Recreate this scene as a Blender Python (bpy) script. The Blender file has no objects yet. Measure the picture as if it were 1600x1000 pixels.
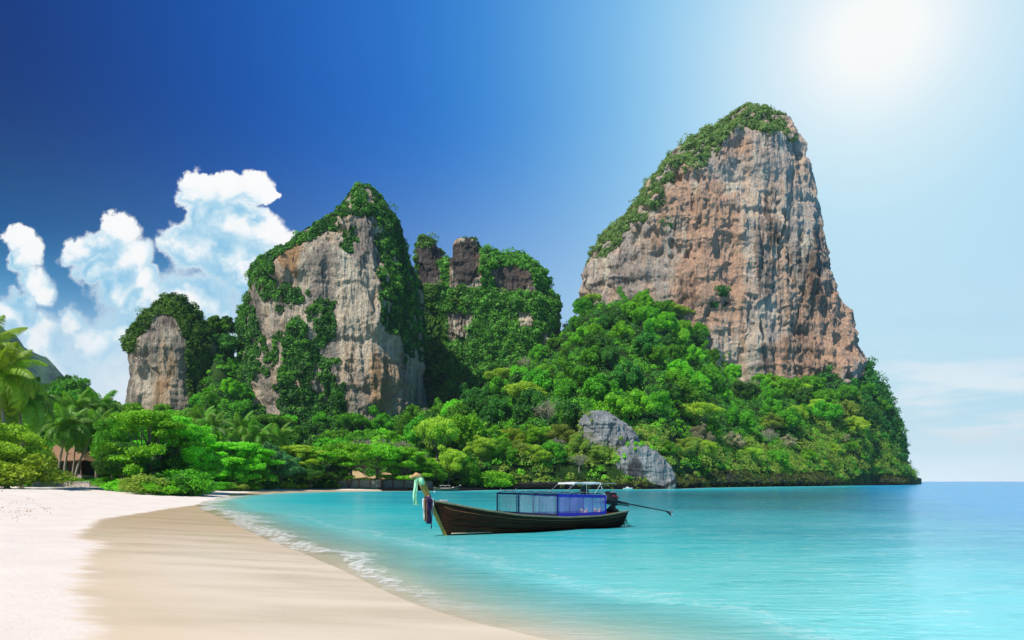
import bpy, math, random
import numpy as np
from math import radians, sin, cos, pi, sqrt, atan2
from mathutils import Vector, Matrix
scene = bpy.context.scene
COL = scene.collection
F = 1600*24/36.0      # focal length in pixels of the 1600 px wide photograph
EYE = 2.2; HZ = 752.0
# ------------------------------------------------------------ camera
cam_data = bpy.data.cameras.new('camera'); cam = bpy.data.objects.new('camera', cam_data); COL.objects.link(cam)
cam.location = (0, 0, EYE); cam.rotation_euler = (pi/2, 0, 0)
cam_data.lens = 24; cam_data.sensor_width = 36; cam_data.shift_y = (HZ-500)/1600.0
cam_data.clip_start = 0.1; cam_data.clip_end = 60000
scene.camera = cam
scene.view_settings.view_transform = 'Standard'; scene.view_settings.look = 'None'
scene.view_settings.exposure = 0.0; scene.view_settings.gamma = 1.0
scene.render.engine = 'CYCLES'
scene.cycles.max_bounces = 6; scene.cycles.diffuse_bounces = 3; scene.cycles.glossy_bounces = 3
scene.cycles.transmission_bounces = 3; scene.cycles.transparent_max_bounces = 12; scene.cycles.volume_bounces = 0
scene.cycles.use_denoising = True
scene.cycles.sample_clamp_indirect = 4.0
# ------------------------------------------------------------ sun
SUN = Vector((-0.46, -0.50, 0.80)).normalized()
sl = bpy.data.lights.new('sun', 'SUN'); sl.energy = 4.9; sl.angle = radians(0.53); sl.color = (1.0, 0.955, 0.88)
so = bpy.data.objects.new('sun', sl); COL.objects.link(so)
so.rotation_euler = SUN.to_track_quat('Z', 'Y').to_euler(); so.location = (-60, -60, 120)
SUN_EL = math.asin(SUN.z); SUN_ROT = atan2(SUN.x, SUN.y)

# ------------------------------------------------------------ node helper
class NT:
    def __init__(s, nt): s.nt = nt; nt.nodes.clear()
    def n(s, t, **k):
        nd = s.nt.nodes.new(t)
        for a, b in k.items(): setattr(nd, a, b)
        return nd
    def l(s, a, b): s.nt.links.new(a, b)
    def setin(s, sock, v):
        if isinstance(v, bpy.types.NodeSocket): s.l(v, sock)
        elif v is not None:
            if hasattr(sock.default_value, '__len__') and hasattr(v, '__len__') and len(sock.default_value) == 4 and len(v) == 3: v = (*v, 1)
            sock.default_value = v
    def m(s, op, a, b=None, c=None, clamp=False):
        nd = s.n('ShaderNodeMath', operation=op); nd.use_clamp = clamp
        for i, v in enumerate((a, b, c)):
            if v is not None: s.setin(nd.inputs[i], v)
        return nd.outputs[0]
    def vm(s, op, a, b=None):
        nd = s.n('ShaderNodeVectorMath', operation=op)
        s.setin(nd.inputs[0], a)
        if b is not None: s.setin(nd.inputs[1], b)
        return nd.outputs['Value'] if op in ('DOT_PRODUCT', 'LENGTH', 'DISTANCE') else nd.outputs[0]
    def mr(s, v, a, b, c=0.0, d=1.0, smooth=True):
        nd = s.n('ShaderNodeMapRange'); nd.interpolation_type = 'SMOOTHSTEP' if smooth else 'LINEAR'; nd.clamp = True
        s.setin(nd.inputs[0], v)
        for i, x in enumerate((a, b, c, d)): s.setin(nd.inputs[i+1], x)
        return nd.outputs[0]
    def mix(s, f, a, b, mode='MIX'):
        nd = s.n('ShaderNodeMix', data_type='RGBA', blend_type=mode); nd.clamp_factor = True
        s.setin(nd.inputs[0], f); s.setin(nd.inputs[6], a); s.setin(nd.inputs[7], b); return nd.outputs[2]
    def noise(s, vec, scale, detail=4, rough=0.55, dist=0.0, dims='3D', lac=2.0):
        nd = s.n('ShaderNodeTexNoise', noise_dimensions=dims)
        if vec is not None: s.l(vec, nd.inputs['Vector'])
        nd.inputs['Scale'].default_value = scale; nd.inputs['Detail'].default_value = detail
        nd.inputs['Roughness'].default_value = rough; nd.inputs['Distortion'].default_value = dist; nd.inputs['Lacunarity'].default_value = lac
        return nd.outputs[0]
    def scale(s, vec, sc):
        nd = s.n('ShaderNodeMapping'); s.l(vec, nd.inputs[0]); nd.inputs['Scale'].default_value = sc; return nd.outputs[0]
    def ramp(s, v, stops, interp='LINEAR'):
        nd = s.n('ShaderNodeValToRGB'); s.setin(nd.inputs[0], v); r = nd.color_ramp; r.interpolation = interp
        while len(r.elements) < len(stops): r.elements.new(0.5)
        for e, (p, c) in zip(r.elements, stops): e.position = p; e.color = (*c, 1)
        return nd.outputs[0]
    def attr(s, name): nd = s.n('ShaderNodeAttribute', attribute_name=name); return nd.outputs['Fac']
    def bump(s, h, strength, dist, normal=None):
        nd = s.n('ShaderNodeBump'); s.setin(nd.inputs['Strength'], strength); s.setin(nd.inputs['Distance'], dist); s.l(h, nd.inputs['Height'])
        if normal is not None: s.l(normal, nd.inputs['Normal'])
        return nd.outputs[0]
def lin(r, g, b):
    f = lambda c: (c/255)/12.92 if c/255 <= 0.04045 else ((c/255+0.055)/1.055)**2.4
    return (f(r), f(g), f(b))
def newmat(name):
    m = bpy.data.materials.new(name); m.use_nodes = True; return m, NT(m.node_tree)
def pmat(name, color, rough=0.6, metal=0.0, spec=0.5, noise_amt=0.25, noise_scale=6.0, bump=0.0, stretch=None):
    """a principled material whose colour and roughness wander with noise"""
    m, t = newmat(name); out = t.n('ShaderNodeOutputMaterial'); p = t.n('ShaderNodeBsdfPrincipled'); t.l(p.outputs[0], out.inputs[0])
    tc = t.n('ShaderNodeTexCoord').outputs['Object']
    if stretch: tc = t.scale(tc, stretch)
    nz = t.noise(tc, noise_scale, 5, 0.6)
    f = t.mr(nz, 0.3, 0.7)
    c = t.mix(f, tuple(x*(1-noise_amt) for x in color), tuple(min(1, x*(1+noise_amt)) for x in color))
    t.l(c, p.inputs['Base Color']); p.inputs['Metallic'].default_value = metal; p.inputs['Specular IOR Level'].default_value = spec
    t.l(t.mr(nz, 0.2, 0.8, max(0, rough-0.1), min(1, rough+0.1)), p.inputs['Roughness'])
    if bump: t.l(t.bump(nz, 0.6, bump), p.inputs['Normal'])
    return m

# ------------------------------------------------------------ sky
world = bpy.data.worlds.new('World'); scene.world = world; world.use_nodes = True
def build_sky():
    t = NT(world.node_tree); out = t.n('ShaderNodeOutputWorld'); bg = t.n('ShaderNodeBackground'); t.l(bg.outputs[0], out.inputs[0])
    d = t.vm('NORMALIZE', t.n('ShaderNodeTexCoord').outputs['Generated'])
    sky = t.n('ShaderNodeTexSky', sky_type='NISHITA'); sky.sun_disc = False; sky.sun_elevation = SUN_EL; sky.sun_rotation = SUN_ROT
    sky.air_density = 1.0; sky.dust_density = 0.6; sky.ozone_density = 2.0
    sx = t.n('ShaderNodeSeparateXYZ'); t.l(d, sx.inputs[0]); dx, dy, dz = sx.outputs
    s = Vector((570/F, 1, 692/F)).normalized()
    dot = t.vm('DOT_PRODUCT', d, tuple(s))
    ang = t.m('ARCCOSINE', t.m('MINIMUM', dot, 0.99999))
    g = t.ramp(t.mr(ang, 0, 1.25, smooth=False), [(0.0, (1.12, 1.12, 1.12)), (0.035, (0.97, 0.99, 1.0)), (0.075, lin(226, 243, 252)), (0.15, lin(174, 221, 247)), (0.235, lin(120, 188, 238)), (0.34, lin(62, 142, 220)),
            (0.45, lin(34, 112, 204)), (0.60, lin(14, 80, 172)), (0.78, lin(6, 46, 120)), (1.0, lin(4, 26, 80))], 'B_SPLINE')
    nish = t.vm('SCALE', sky.outputs[0]); nish.node.inputs['Scale'].default_value = 0.05
    base = t.mix(0.975, nish, g)
    # whitening towards the horizon
    hz = t.mr(dz, 0.0, 0.50, 1.0, 0.0)
    hz = t.m('POWER', hz, t.mr(dx, -0.40, 0.46, 1.5, 0.5))
    hcol = t.ramp(t.mr(dot, 0.5, 0.97, smooth=False), [(0, lin(60, 160, 226)), (0.4, lin(120, 196, 240)), (0.8, lin(196, 234, 250)), (1, lin(212, 242, 251))])
    base = t.mix(hz, base, hcol)
    hz2 = t.mr(dz, -0.02, 0.10, 1.0, 0.0); base = t.mix(t.m('MULTIPLY', hz2, 0.75), base, (1.25, 1.30, 1.32))
    # plane of directions ahead: u = x/y, v = z/y
    dyc = t.m('MAXIMUM', dy, 0.05)
    u = t.m('DIVIDE', dx, dyc); v = t.m('DIVIDE', dz, dyc)
    cb = t.n('ShaderNodeCombineXYZ'); t.l(u, cb.inputs[0]); t.l(v, cb.inputs[1]); uv = cb.outputs[0]
    front = t.mr(dy, 0.05, 0.2)
    # cumulus: heaps of rounded lobes, broken up with billowy noise
    lobes = [(318,300,44,34),(352,296,44,32),(390,292,38,28),(418,304,18,12),(330,340,52,46),(372,350,60,44),(412,366,44,34),(443,378,26,20),(305,380,60,52),(355,400,80,60),(400,420,70,60),
             (188,362,34,30),(160,385,40,34),(130,398,34,30),(216,400,30,38),(190,412,46,38),(228,428,20,20),(150,425,40,26),
             (32,370,27,24),(44,392,26,28),(28,405,24,24),(52,440,30,34),(68,458,26,30),(36,470,26,22),
             (20,500,50,40),(110,505,36,28),(150,540,60,50),(70,540,60,40),(235,470,70,50),(300,470,90,60),(420,470,80,60),(200,520,70,60),(300,560,120,60),(90,585,90,50),(185,455,60,40),(250,520,90,70),(330,520,90,70),(60,520,50,40)]
    def field(off, nm):
        p = t.vm('ADD', uv, off)
        nz = t.n('ShaderNodeTexNoise', noise_dimensions='2D'); t.l(p, nz.inputs['Vector']); nz.inputs['Scale'].default_value = 22; nz.inputs['Detail'].default_value = 5; nz.inputs['Roughness'].default_value = 0.62
        vo = t.n('ShaderNodeTexVoronoi', voronoi_dimensions='2D', feature='SMOOTH_F1'); t.l(t.vm('ADD', p, t.vm('MULTIPLY', nz.outputs[1], (0.012, 0.012, 0))), vo.inputs['Vector']); vo.inputs['Scale'].default_value = 42
        if 'Smoothness' in vo.inputs: vo.inputs['Smoothness'].default_value = 0.35
        vo2 = t.n('ShaderNodeTexVoronoi', voronoi_dimensions='2D', feature='SMOOTH_F1'); t.l(p, vo2.inputs['Vector']); vo2.inputs['Scale'].default_value = 105
        w = t.vm('MULTIPLY', t.vm('SUBTRACT', nz.outputs[1], (0.5, 0.5, 0.5)), (0.034, 0.034, 0)); q = t.vm('ADD', p, w)
        acc = None
        for (cx, cy, rx, ry) in lobes:
            dd = t.vm('MULTIPLY', t.vm('SUBTRACT', q, ((cx-800)/F, (HZ-cy)/F, 0)), (F/rx, F/ry, 0))
            f = t.m('SUBTRACT', 1.0, t.vm('LENGTH', dd))
            if acc is None: acc = f
            else:
                sm = t.n('ShaderNodeMath', operation='SMOOTH_MAX'); t.l(acc, sm.inputs[0]); t.l(f, sm.inputs[1]); sm.inputs[2].default_value = 0.12; acc = sm.outputs[0]
        sm_ = t.m('ADD', acc, t.m('MULTIPLY', t.m('SUBTRACT', 0.45, vo.outputs['Distance']), 0.16))
        acc = t.m('ADD', acc, t.m('MULTIPLY', t.m('SUBTRACT', 0.45, vo.outputs['Distance']), 0.26))
        acc = t.m('ADD', acc, t.m('MULTIPLY', t.m('SUBTRACT', 0.45, vo2.outputs['Distance']), 0.10))
        acc = t.m('ADD', acc, t.m('MULTIPLY', t.m('SUBTRACT', nz.outputs[0], 0.5), 0.7))
        return acc, sm_
    f0, s0 = field((0, 0, 0), 'a'); _, s1 = field((0.022, 0.034, 0), 'b')
    cov = t.mr(f0, -0.04, t.mr(v, 0.22, 0.42, 0.55, 0.16))
    low = t.mr(v, 0.18, 0.34)         # lower parts dissolve in bright haze
    n_soft = t.noise(uv, 6.0, 5, 0.6)
    shade = t.mr(t.m('ADD', t.m('ADD', t.m('SUBTRACT', s0, s1), t.m('MULTIPLY', t.m('SUBTRACT', f0, s0), 2.2)), t.m('MULTIPLY', t.m('SUBTRACT', n_soft, 0.5), 0.7)), -0.60, 1.15)
    body = t.mr(f0, 0.05, 0.75)
    lit = t.m('MAXIMUM', shade, t.m('MULTIPLY', t.m('SUBTRACT', 1.0, body), 0.7))
    ccol = t.ramp(lit, [(0, lin(136, 196, 232)), (0.3, lin(176, 217, 240)), (0.52, lin(210, 234, 247)), (0.78, lin(246, 251, 254)), (1, (1.0, 1.0, 1.0))])
    dens = t.mr(t.m('ADD', n_soft, t.m('MULTIPLY', low, 0.35)), 0.30, 0.55, t.mr(v, 0.2, 0.34, 0.5, 0.93), 1.0)
    ccol = t.mix(t.mr(v, 0.28, 0.12, 0, 0.55), ccol, lin(236, 247, 253))
    cfac = t.m('MULTIPLY', t.m('MULTIPLY', cov, dens), front)
    # thin veil low on the left and streaks of cirrus over the sea
    st = t.noise(t.scale(t.vm('ADD', uv, (3.3, 1.1, 0)), (2.2, 15, 1)), 1.0, 6, 0.62, 0.4)
    band = t.m('MULTIPLY', t.mr(v, 0.26, 0.19), t.mr(u, 0.48, 0.60))
    band = t.m('MULTIPLY', band, t.mr(v, 0.0, 0.06, 0.6, 1.0))
    cir = t.m('MULTIPLY', t.m('MULTIPLY', t.mr(st, 0.46, 0.62), band), 0.85)
    veil = t.m('MULTIPLY', t.m('MULTIPLY', t.mr(v, 0.38, 0.16), t.mr(u, -0.12, -0.38)), t.mr(t.noise(uv, 4.0, 5, 0.6), 0.3, 0.62, 0.55, 0.95))
    cloud = t.m('MULTIPLY', t.m('MAXIMUM', cir, veil), front)
    c = t.mix(cloud, base, t.mix(t.mr(v, 0.12, 0.32), lin(240, 249, 254), lin(120, 196, 236))); c = t.mix(cfac, c, ccol)
    t.l(c, bg.inputs[0]); bg.inputs[1].default_value = 1.0
    world.cycles.sampling_method = 'MANUAL'; world.cycles.sample_map_resolution = 512
build_sky()

# ------------------------------------------------------------ numpy noise and mesh helpers
rng = np.random.default_rng(7)
_perm = rng.permutation(256).astype(np.int64); _perm = np.concatenate([_perm, _perm, _perm])
_g = rng.normal(size=(256, 3)); _g /= np.linalg.norm(_g, axis=1)[:, None]
def perlin(P):
    P = np.asarray(P, float); I = np.floor(P).astype(np.int64); f = P-I; w = f*f*f*(f*(f*6-15)+10); I &= 255
    def gd(a, b, c):
        h = _perm[_perm[_perm[(I[:, 0]+a) & 255]+((I[:, 1]+b) & 255)]+((I[:, 2]+c) & 255)] & 255
        g = _g[h]; return g[:, 0]*(f[:, 0]-a)+g[:, 1]*(f[:, 1]-b)+g[:, 2]*(f[:, 2]-c)
    L = lambda a, b, t: a+(b-a)*t
    x00 = L(gd(0,0,0), gd(1,0,0), w[:, 0]); x10 = L(gd(0,1,0), gd(1,1,0), w[:, 0])
    x01 = L(gd(0,0,1), gd(1,0,1), w[:, 0]); x11 = L(gd(0,1,1), gd(1,1,1), w[:, 0])
    return L(L(x00, x10, w[:, 1]), L(x01, x11, w[:, 1]), w[:, 2])*1.5
def fbm(P, oct=4, gain=0.5):
    r = 0; a = 1.0; P = np.asarray(P, float)
    for i in range(oct): r = r+a*perlin(P*(2.03**i)+17.3*i); a *= gain
    return r
def ridged(P, oct=3, gain=0.5):
    r = 0; a = 1.0; P = np.asarray(P, float)
    for i in range(oct): r = r+a*(1-2*np.abs(perlin(P*(2.03**i)+9.1*i))); a *= gain
    return r
def sstep(x, a, b): t = np.clip((x-a)/(b-a), 0, 1); return t*t*(3-2*t)
def mesh_np(name, V, Q, mats=(), smooth=False, attrs=None, fattrs=None, mi=None):
    V = np.asarray(V, np.float32); Q = np.asarray(Q, np.int32); me = bpy.data.meshes.new(name); k = Q.shape[1]
    me.vertices.add(len(V)); me.vertices.foreach_set('co', V.ravel())
    me.loops.add(Q.size); me.loops.foreach_set('vertex_index', Q.ravel())
    me.polygons.add(len(Q)); me.polygons.foreach_set('loop_start', np.arange(0, Q.size, k, dtype=np.int32))
    if smooth: me.polygons.foreach_set('use_smooth', np.ones(len(Q), bool))
    for m in mats: me.materials.append(m)
    if mi is not None: me.polygons.foreach_set('material_index', np.asarray(mi, np.int32))
    for n, a in (attrs or {}).items():
        at = me.attributes.new(n, 'FLOAT', 'POINT'); at.data.foreach_set('value', np.asarray(a, np.float32))
    for n, a in (fattrs or {}).items():
        at = me.attributes.new(n, 'FLOAT', 'FACE'); at.data.foreach_set('value', np.asarray(a, np.float32))
    me.update(); me.validate(); return me
def link(name, me, parent=None, loc=(0, 0, 0), rot=(0, 0, 0), scale=(1, 1, 1)):
    o = bpy.data.objects.new(name, me); COL.objects.link(o); o.parent = parent
    o.location = loc; o.rotation_euler = rot; o.scale = scale; return o
def tag(o, label=None, cat=None, group=None, kind=None):
    for k, v in (('label', label), ('category', cat), ('group', group), ('kind', kind)):
        if v: o[k] = v
    return o
def grid_faces(nr, nc, wrap=False):
    r, c = np.meshgrid(np.arange(nr-1), np.arange(nc if wrap else nc-1), indexing='ij'); r = r.ravel(); c = c.ravel(); c2 = (c+1) % nc
    return np.stack([r*nc+c, r*nc+c2, (r+1)*nc+c2, (r+1)*nc+c], 1)
def in_poly(px, py, poly):
    r = np.zeros(px.shape, bool); n = len(poly)
    for i in range(n):
        x1, y1 = poly[i]; x2, y2 = poly[(i+1) % n]
        c = ((y1 > py) != (y2 > py)); with_ = (x2-x1)*(py-y1)/((y2-y1) if y2 != y1 else 1e-9)+x1
        r ^= c & (px < with_)
    return r
def view_px(V):
    Y = np.maximum(V[:, 1], 1); return 800+F*V[:, 0]/Y, HZ-F*(V[:, 2]-EYE)/Y
def at(px, py, Y): return Vector(((px-800)/F*Y, Y, EYE+(HZ-py)/F*Y))

# ------------------------------------------------------------ shore and beach
def wp(px, py, z=0.0):
    Y = (EYE-z)*F/(py-HZ); return ((px-800)/F*Y, Y)
SHORE = [(4.5,-80),(3.4,0),(2.2,5),wp(860,1000),wp(740,972),wp(650,945),wp(590,918),wp(540,893),wp(480,866),wp(420,845),wp(375,823),wp(345,808),wp(316,797),wp(306,790),wp(318,783),wp(350,776),
         wp(395,772),wp(430,770),(-38,147),(-30,152),(-23,156),(-12,159),(-8,170),(-7,178),(8,184),(24,187),(37,190),(50,205),(66,235),(103,276),(135,305),(160,335),(200,380),(228,402),(246,424),(250,440),(246,470)]
LAND = SHORE+[(240,600),(100,1100),(-300,2400),(-3000,2600),(-3000,-80)]
def seg_dist(P, line, closed=False):
    d = np.full(len(P), 1e9); n = len(line)
    for i in range(n if closed else n-1):
        a = np.array(line[i]); b = np.array(line[(i+1) % n]); ab = b-a
        t = np.clip(((P-a)@ab)/(ab@ab), 0, 1); q = a+t[:, None]*ab; d = np.minimum(d, np.hypot(*(P-q).T))
    return d
def shore_s(P):   # metres inland (+) or out to sea (-)
    P = np.asarray(P, float)[:, :2]; d = seg_dist(P, LAND, True); ins = in_poly(P[:, 0], P[:, 1], LAND); return np.where(ins, d, -d)
def beach_z(s, P):
    z = np.where(s < 7, s*0.05, np.where(s < 20, 0.35+(s-7)*0.068, 1.234+np.clip(s-20, 0, 60)*0.004))
    z = np.where(s < 0, np.maximum(s*0.06, -6), z); return z
WETL = [(-2.4,-80),(-2.6,0),wp(128,1000,.3),wp(126,930,.3),wp(122,880,.33),wp(128,862,.33),wp(165,848,.33),wp(120,838,.34),wp(136,826,.34),wp(150,812,.34),wp(210,800,.35),wp(262,790,.35),wp(330,779,.35),wp(372,775.5,.35),(-47,112),(-49,135),(-41,150),(-30,155),(-20,158.5),(-11,161.5)]
def build_beach():
    R = np.concatenate([[0.4], np.geomspace(1.2, 260, 330), [300, 400, 600, 1000, 2400]]); A = np.linspace(-pi, pi, 361)[:-1]
    A = np.concatenate([np.linspace(radians(25), radians(335), 150)[:-1], np.linspace(radians(-25), radians(25), 60)[:-1]])  # coarse
    A = np.sort(np.concatenate([np.linspace(radians(-65), radians(50), 420), np.linspace(radians(52), radians(293), 110)]))
    r, a = np.meshgrid(R, A, indexing='ij'); X = (r*np.sin(a)).ravel(); Y = (r*np.cos(a)).ravel(); P = np.stack([X, Y], 1)
    s = shore_s(P); z = beach_z(s, P); P3 = np.stack([X, Y, 0*X], 1)
    wetpoly = WETL+[(30,170),(30,-80)]
    dw = seg_dist(P, WETL); wet = np.where(in_poly(X, Y, wetpoly), dw, -dw)
    dry = sstep(-wet, 0.2, 3.0)
    z = z+dry*(fbm(P3*0.35, 3)*0.05+fbm(P3*1.6, 3)*0.018)*(np.clip(r.ravel(), 0, 60)/60*0.9+0.25)+fbm(P3*0.08, 2)*0.04*sstep(s, 0, 12)
    me = mesh_np('beach', np.stack([X, Y, z], 1), grid_faces(len(R), len(A), True), [M_SAND], True, {'wet': wet, 'shore': s})
    tag(link('beach', me), kind='structure')
def sand_mat():
    m, t = newmat('sand'); out = t.n('ShaderNodeOutputMaterial'); p = t.n('ShaderNodeBsdfPrincipled'); t.l(p.outputs[0], out.inputs[0])
    P = t.n('ShaderNodeNewGeometry').outputs['Position']
    wet = t.attr('wet'); s = t.attr('shore')
    n1 = t.noise(t.scale(P, (0.5, 1.6, 1)), 1.0, 5, 0.6); n2 = t.noise(P, 0.35, 4, 0.6); n3 = t.noise(P, 28, 4, 0.7); n4 = t.noise(t.scale(P, (0.25, 1.1, 1)), 0.7, 5, 0.6)
    w = t.mr(t.m('ADD', wet, t.m('MULTIPLY', t.m('SUBTRACT', n1, 0.5), 1.5)), -0.25, 0.35)
    dryc = t.mix(t.mr(n2, 0.3, 0.7), (0.84, 0.735, 0.645), (0.90, 0.81, 0.725))
    dryc = t.mix(t.mr(n3, 0.60, 0.84, 0, 0.18), dryc, (0.55, 0.44, 0.36))
    wetc = t.mix(t.mr(n4, 0.32, 0.68), (0.79, 0.605, 0.39), (0.82, 0.65, 0.45))
    inner = t.mr(wet, 0.0, 2.6); wetc = t.mix(t.m('MULTIPLY', inner, 0.55), wetc, (0.88, 0.76, 0.62))
    far = t.mr(t.vm('LENGTH', P), 15, 40); wetc = t.mix(t.m('MULTIPLY', far, 0.85), wetc, (0.58, 0.40, 0.21))
    c = t.mix(w, dryc, wetc)
    sea = t.mr(s, -0.3, -3.0); c = t.mix(sea, c, (0.75, 0.74, 0.62))
    t.l(c, p.inputs['Base Color'])
    t.l(t.mr(w, 0, 1, 0.9, t.mr(n4, 0.3, 0.7, 0.25, 0.5)), p.inputs['Roughness']); t.l(t.mr(w, 0, 1, 0.12, 0.28), p.inputs['Specular IOR Level'])
    h = t.m('ADD', t.m('MULTIPLY', t.noise(P, 5.5, 5, 0.65), 1.0), t.m('MULTIPLY', n3, 0.25))
    bs = t.mr(w, 0, 1, 0.42, 0.05); t.l(t.bump(h, bs, 0.05), p.inputs['Normal'])
    return m
M_SAND = sand_mat(); build_beach()

# ------------------------------------------------------------ sea
def water_mat():
    m, t = newmat('sea_water'); out = t.n('ShaderNodeOutputMaterial')
    P = t.n('ShaderNodeNewGeometry').outputs['Position']; s = t.m('MULTIPLY', t.attr('shore'), -1.0)   # metres out to sea
    sx = t.n('ShaderNodeSeparateXYZ'); t.l(P, sx.inputs[0]); r = t.vm('LENGTH', P)
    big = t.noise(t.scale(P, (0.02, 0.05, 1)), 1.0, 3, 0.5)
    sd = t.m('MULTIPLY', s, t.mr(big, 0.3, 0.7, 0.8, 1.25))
    c = t.ramp(t.mr(sd, 0, 120, smooth=False), [(0.0, (0.70, 0.78, 0.64)), (0.012, (0.44, 0.74, 0.64)), (0.035, (0.14, 0.64, 0.64)), (0.09, (0.01, 0.58, 0.64)), (0.19, (0.0, 0.40, 0.50)), (0.36, (0.0, 0.22, 0.31)), (0.6, (0.0, 0.13, 0.20)), (1.0, (0.0, 0.17, 0.30))])  # depth tint; offshore stops darkened to paint the headland's reflection into the colour
    # clear pale water over the sand bank in front; greener in the left part of the bay; open blue sea to the right
    near = t.m('MULTIPLY', t.mr(r, 30, 9), 0.85); c = t.mix(near, c, (0.20, 0.84, 0.82))
    opensea = t.mr(t.m('SUBTRACT', sx.outputs[0], t.m('MULTIPLY', sx.outputs[1], 0.50)), -6, 14)
    c = t.mix(t.m('MULTIPLY', opensea, t.mr(r, 8, 60, 0.25, 0.9)), c, (0.0, 0.34, 0.74))
    wn = t.noise(t.scale(P, (0.30, 1.0, 1)), 1.0, 5, 0.62, 0.5); wn2 = t.noise(t.scale(P, (0.9, 2.4, 1)), 1.9, 5, 0.66, 0.6); wn3 = t.noise(t.scale(P, (0.05, 0.16, 1)), 1.0, 4, 0.6, 0.3)
    c = t.mix(t.mr(t.m('ADD', t.m('MULTIPLY', wn, 0.6), t.m('MULTIPLY', wn3, 0.4)), 0.36, 0.66, 0, t.mr(r, 15, 70, 0.42, 0.14)), c, (0.30, 0.78, 0.80))
    c = t.mix(t.mr(wn2, 0.55, 0.72, 0, t.mr(r, 15, 90, 0.62, 0.16)), c, (0.66, 0.95, 0.93)); c = t.mix(t.mr(t.m('ADD', t.m('MULTIPLY', wn, 0.5), t.m('MULTIPLY', wn2, 0.5)), 0.46, 0.32, 0, 0.45), c, (0.0, 0.30, 0.36))  # pale ripple sparkle and dark troughs painted into the water colour
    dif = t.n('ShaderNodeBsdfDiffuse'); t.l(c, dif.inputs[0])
    
    h = t.m('ADD', t.m('MULTIPLY', wn, 1.0), t.m('ADD', t.m('MULTIPLY', wn2, 0.45), t.m('MULTIPLY', wn3, 2.2)))
    nrm = t.bump(h, 1.0, 0.055)
    gl = t.n('ShaderNodeBsdfGlossy'); gl.inputs['Roughness'].default_value = 0.10; t.l(nrm, gl.inputs['Normal']); gl.inputs['Color'].default_value = (1, 1, 1, 1)
    t.l(nrm, dif.inputs['Normal'])
    fr = t.n('ShaderNodeFresnel'); fr.inputs[0].default_value = 1.333; t.l(t.bump(h, 1.0, 0.02), fr.inputs['Normal'])
    ff = t.m('MINIMUM', t.m('MULTIPLY', fr.outputs[0], 0.9), 0.43)
    # clear edge over the sand
    tr = t.n('ShaderNodeBsdfTransparent'); tr.inputs[0].default_value = (0.97, 0.99, 0.98, 1)
    op = t.mr(sd, 0.0, 3.8, 0.0, 1.0, False)
    mx0 = t.n('ShaderNodeMixShader'); t.l(op, mx0.inputs[0]); t.l(tr.outputs[0], mx0.inputs[1]); t.l(dif.outputs[0], mx0.inputs[2])
    mx = t.n('ShaderNodeMixShader'); t.l(ff, mx.inputs[0]); t.l(mx0.outputs[0], mx.inputs[1]); t.l(gl.outputs[0], mx.inputs[2])
    # foam of the last small breakers
    wid = t.mr(r, 12, 50, 0.65, 2.0); wob = t.m('ADD', t.m('MULTIPLY', t.m('SUBTRACT', t.noise(P, 0.35, 4, 0.6), 0.5), 2.6), t.m('MULTIPLY', t.m('SUBTRACT', t.noise(P, 0.11, 2, 0.5), 0.5), 4.5))
    sf = t.m('DIVIDE', t.m('ADD', s, wob), wid)
    fn = t.noise(P, 3.4, 7, 0.72, 0.3)
    edge = t.m('MULTIPLY', t.mr(sf, -0.1, 0.25), t.mr(sf, 1.9, 0.55))
    foam = t.mr(t.m('ADD', fn, t.m('MULTIPLY', edge, 0.34)), 0.70, 1.05, 0, 0.85)
    foam = t.m('MULTIPLY', foam, t.mr(r, 10, 17, 0.12, 1.0))
    lines = t.m('MULTIPLY', t.mr(t.m('ABSOLUTE', t.m('SUBTRACT', t.m('ADD', s, wob), 4.2)), 0.0, 0.5, 0.55, 0.0), t.mr(fn, 0.42, 0.6)); lines = t.m('MULTIPLY', lines, t.mr(r, 60, 35, 0, 0.35))
    foam = t.m('MAXIMUM', foam, lines)
    white = t.n('ShaderNodeBsdfDiffuse'); white.inputs[0].default_value = (0.86, 0.87, 0.86, 1)
    mx2 = t.n('ShaderNodeMixShader'); t.l(foam, mx2.inputs[0]); t.l(mx.outputs[0], mx2.inputs[1]); t.l(white.outputs[0], mx2.inputs[2])
    t.l(mx2.outputs[0], out.inputs[0]); return m
M_WATER = water_mat()
def build_sea():
    R = np.concatenate([np.geomspace(1.0, 60, 150), np.geomspace(62, 700, 120), np.geomspace(760, 5200, 20)])
    A = np.sort(np.concatenate([np.linspace(radians(-65), radians(50), 300), np.linspace(radians(53), radians(292), 70)]))
    r, a = np.meshgrid(R, A, indexing='ij'); X = (r*np.sin(a)).ravel(); Y = (r*np.cos(a)).ravel(); P = np.stack([X, Y], 1)
    s = shore_s(P); P3 = np.stack([X, Y, 0*X], 1)
    z = (fbm(P3*np.array([0.25, 0.8, 1]), 3)*0.035+fbm(P3*np.array([0.06, 0.2, 1]), 2)*0.05)*sstep(-s, 1, 14)*sstep(r.ravel(), 4, 16)
    br = np.exp(-((s+1.1+fbm(P3*0.3, 2)*0.6)/0.45)**2)*sstep(r.ravel(), 12, 20)*(1-sstep(r.ravel(), 60, 90)); z = z+0.07*br   # low breaker
    keep = s < 8
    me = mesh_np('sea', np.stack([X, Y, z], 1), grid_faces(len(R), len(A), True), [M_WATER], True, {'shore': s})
    tag(link('sea', me), kind='structure')
build_sea()
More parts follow.
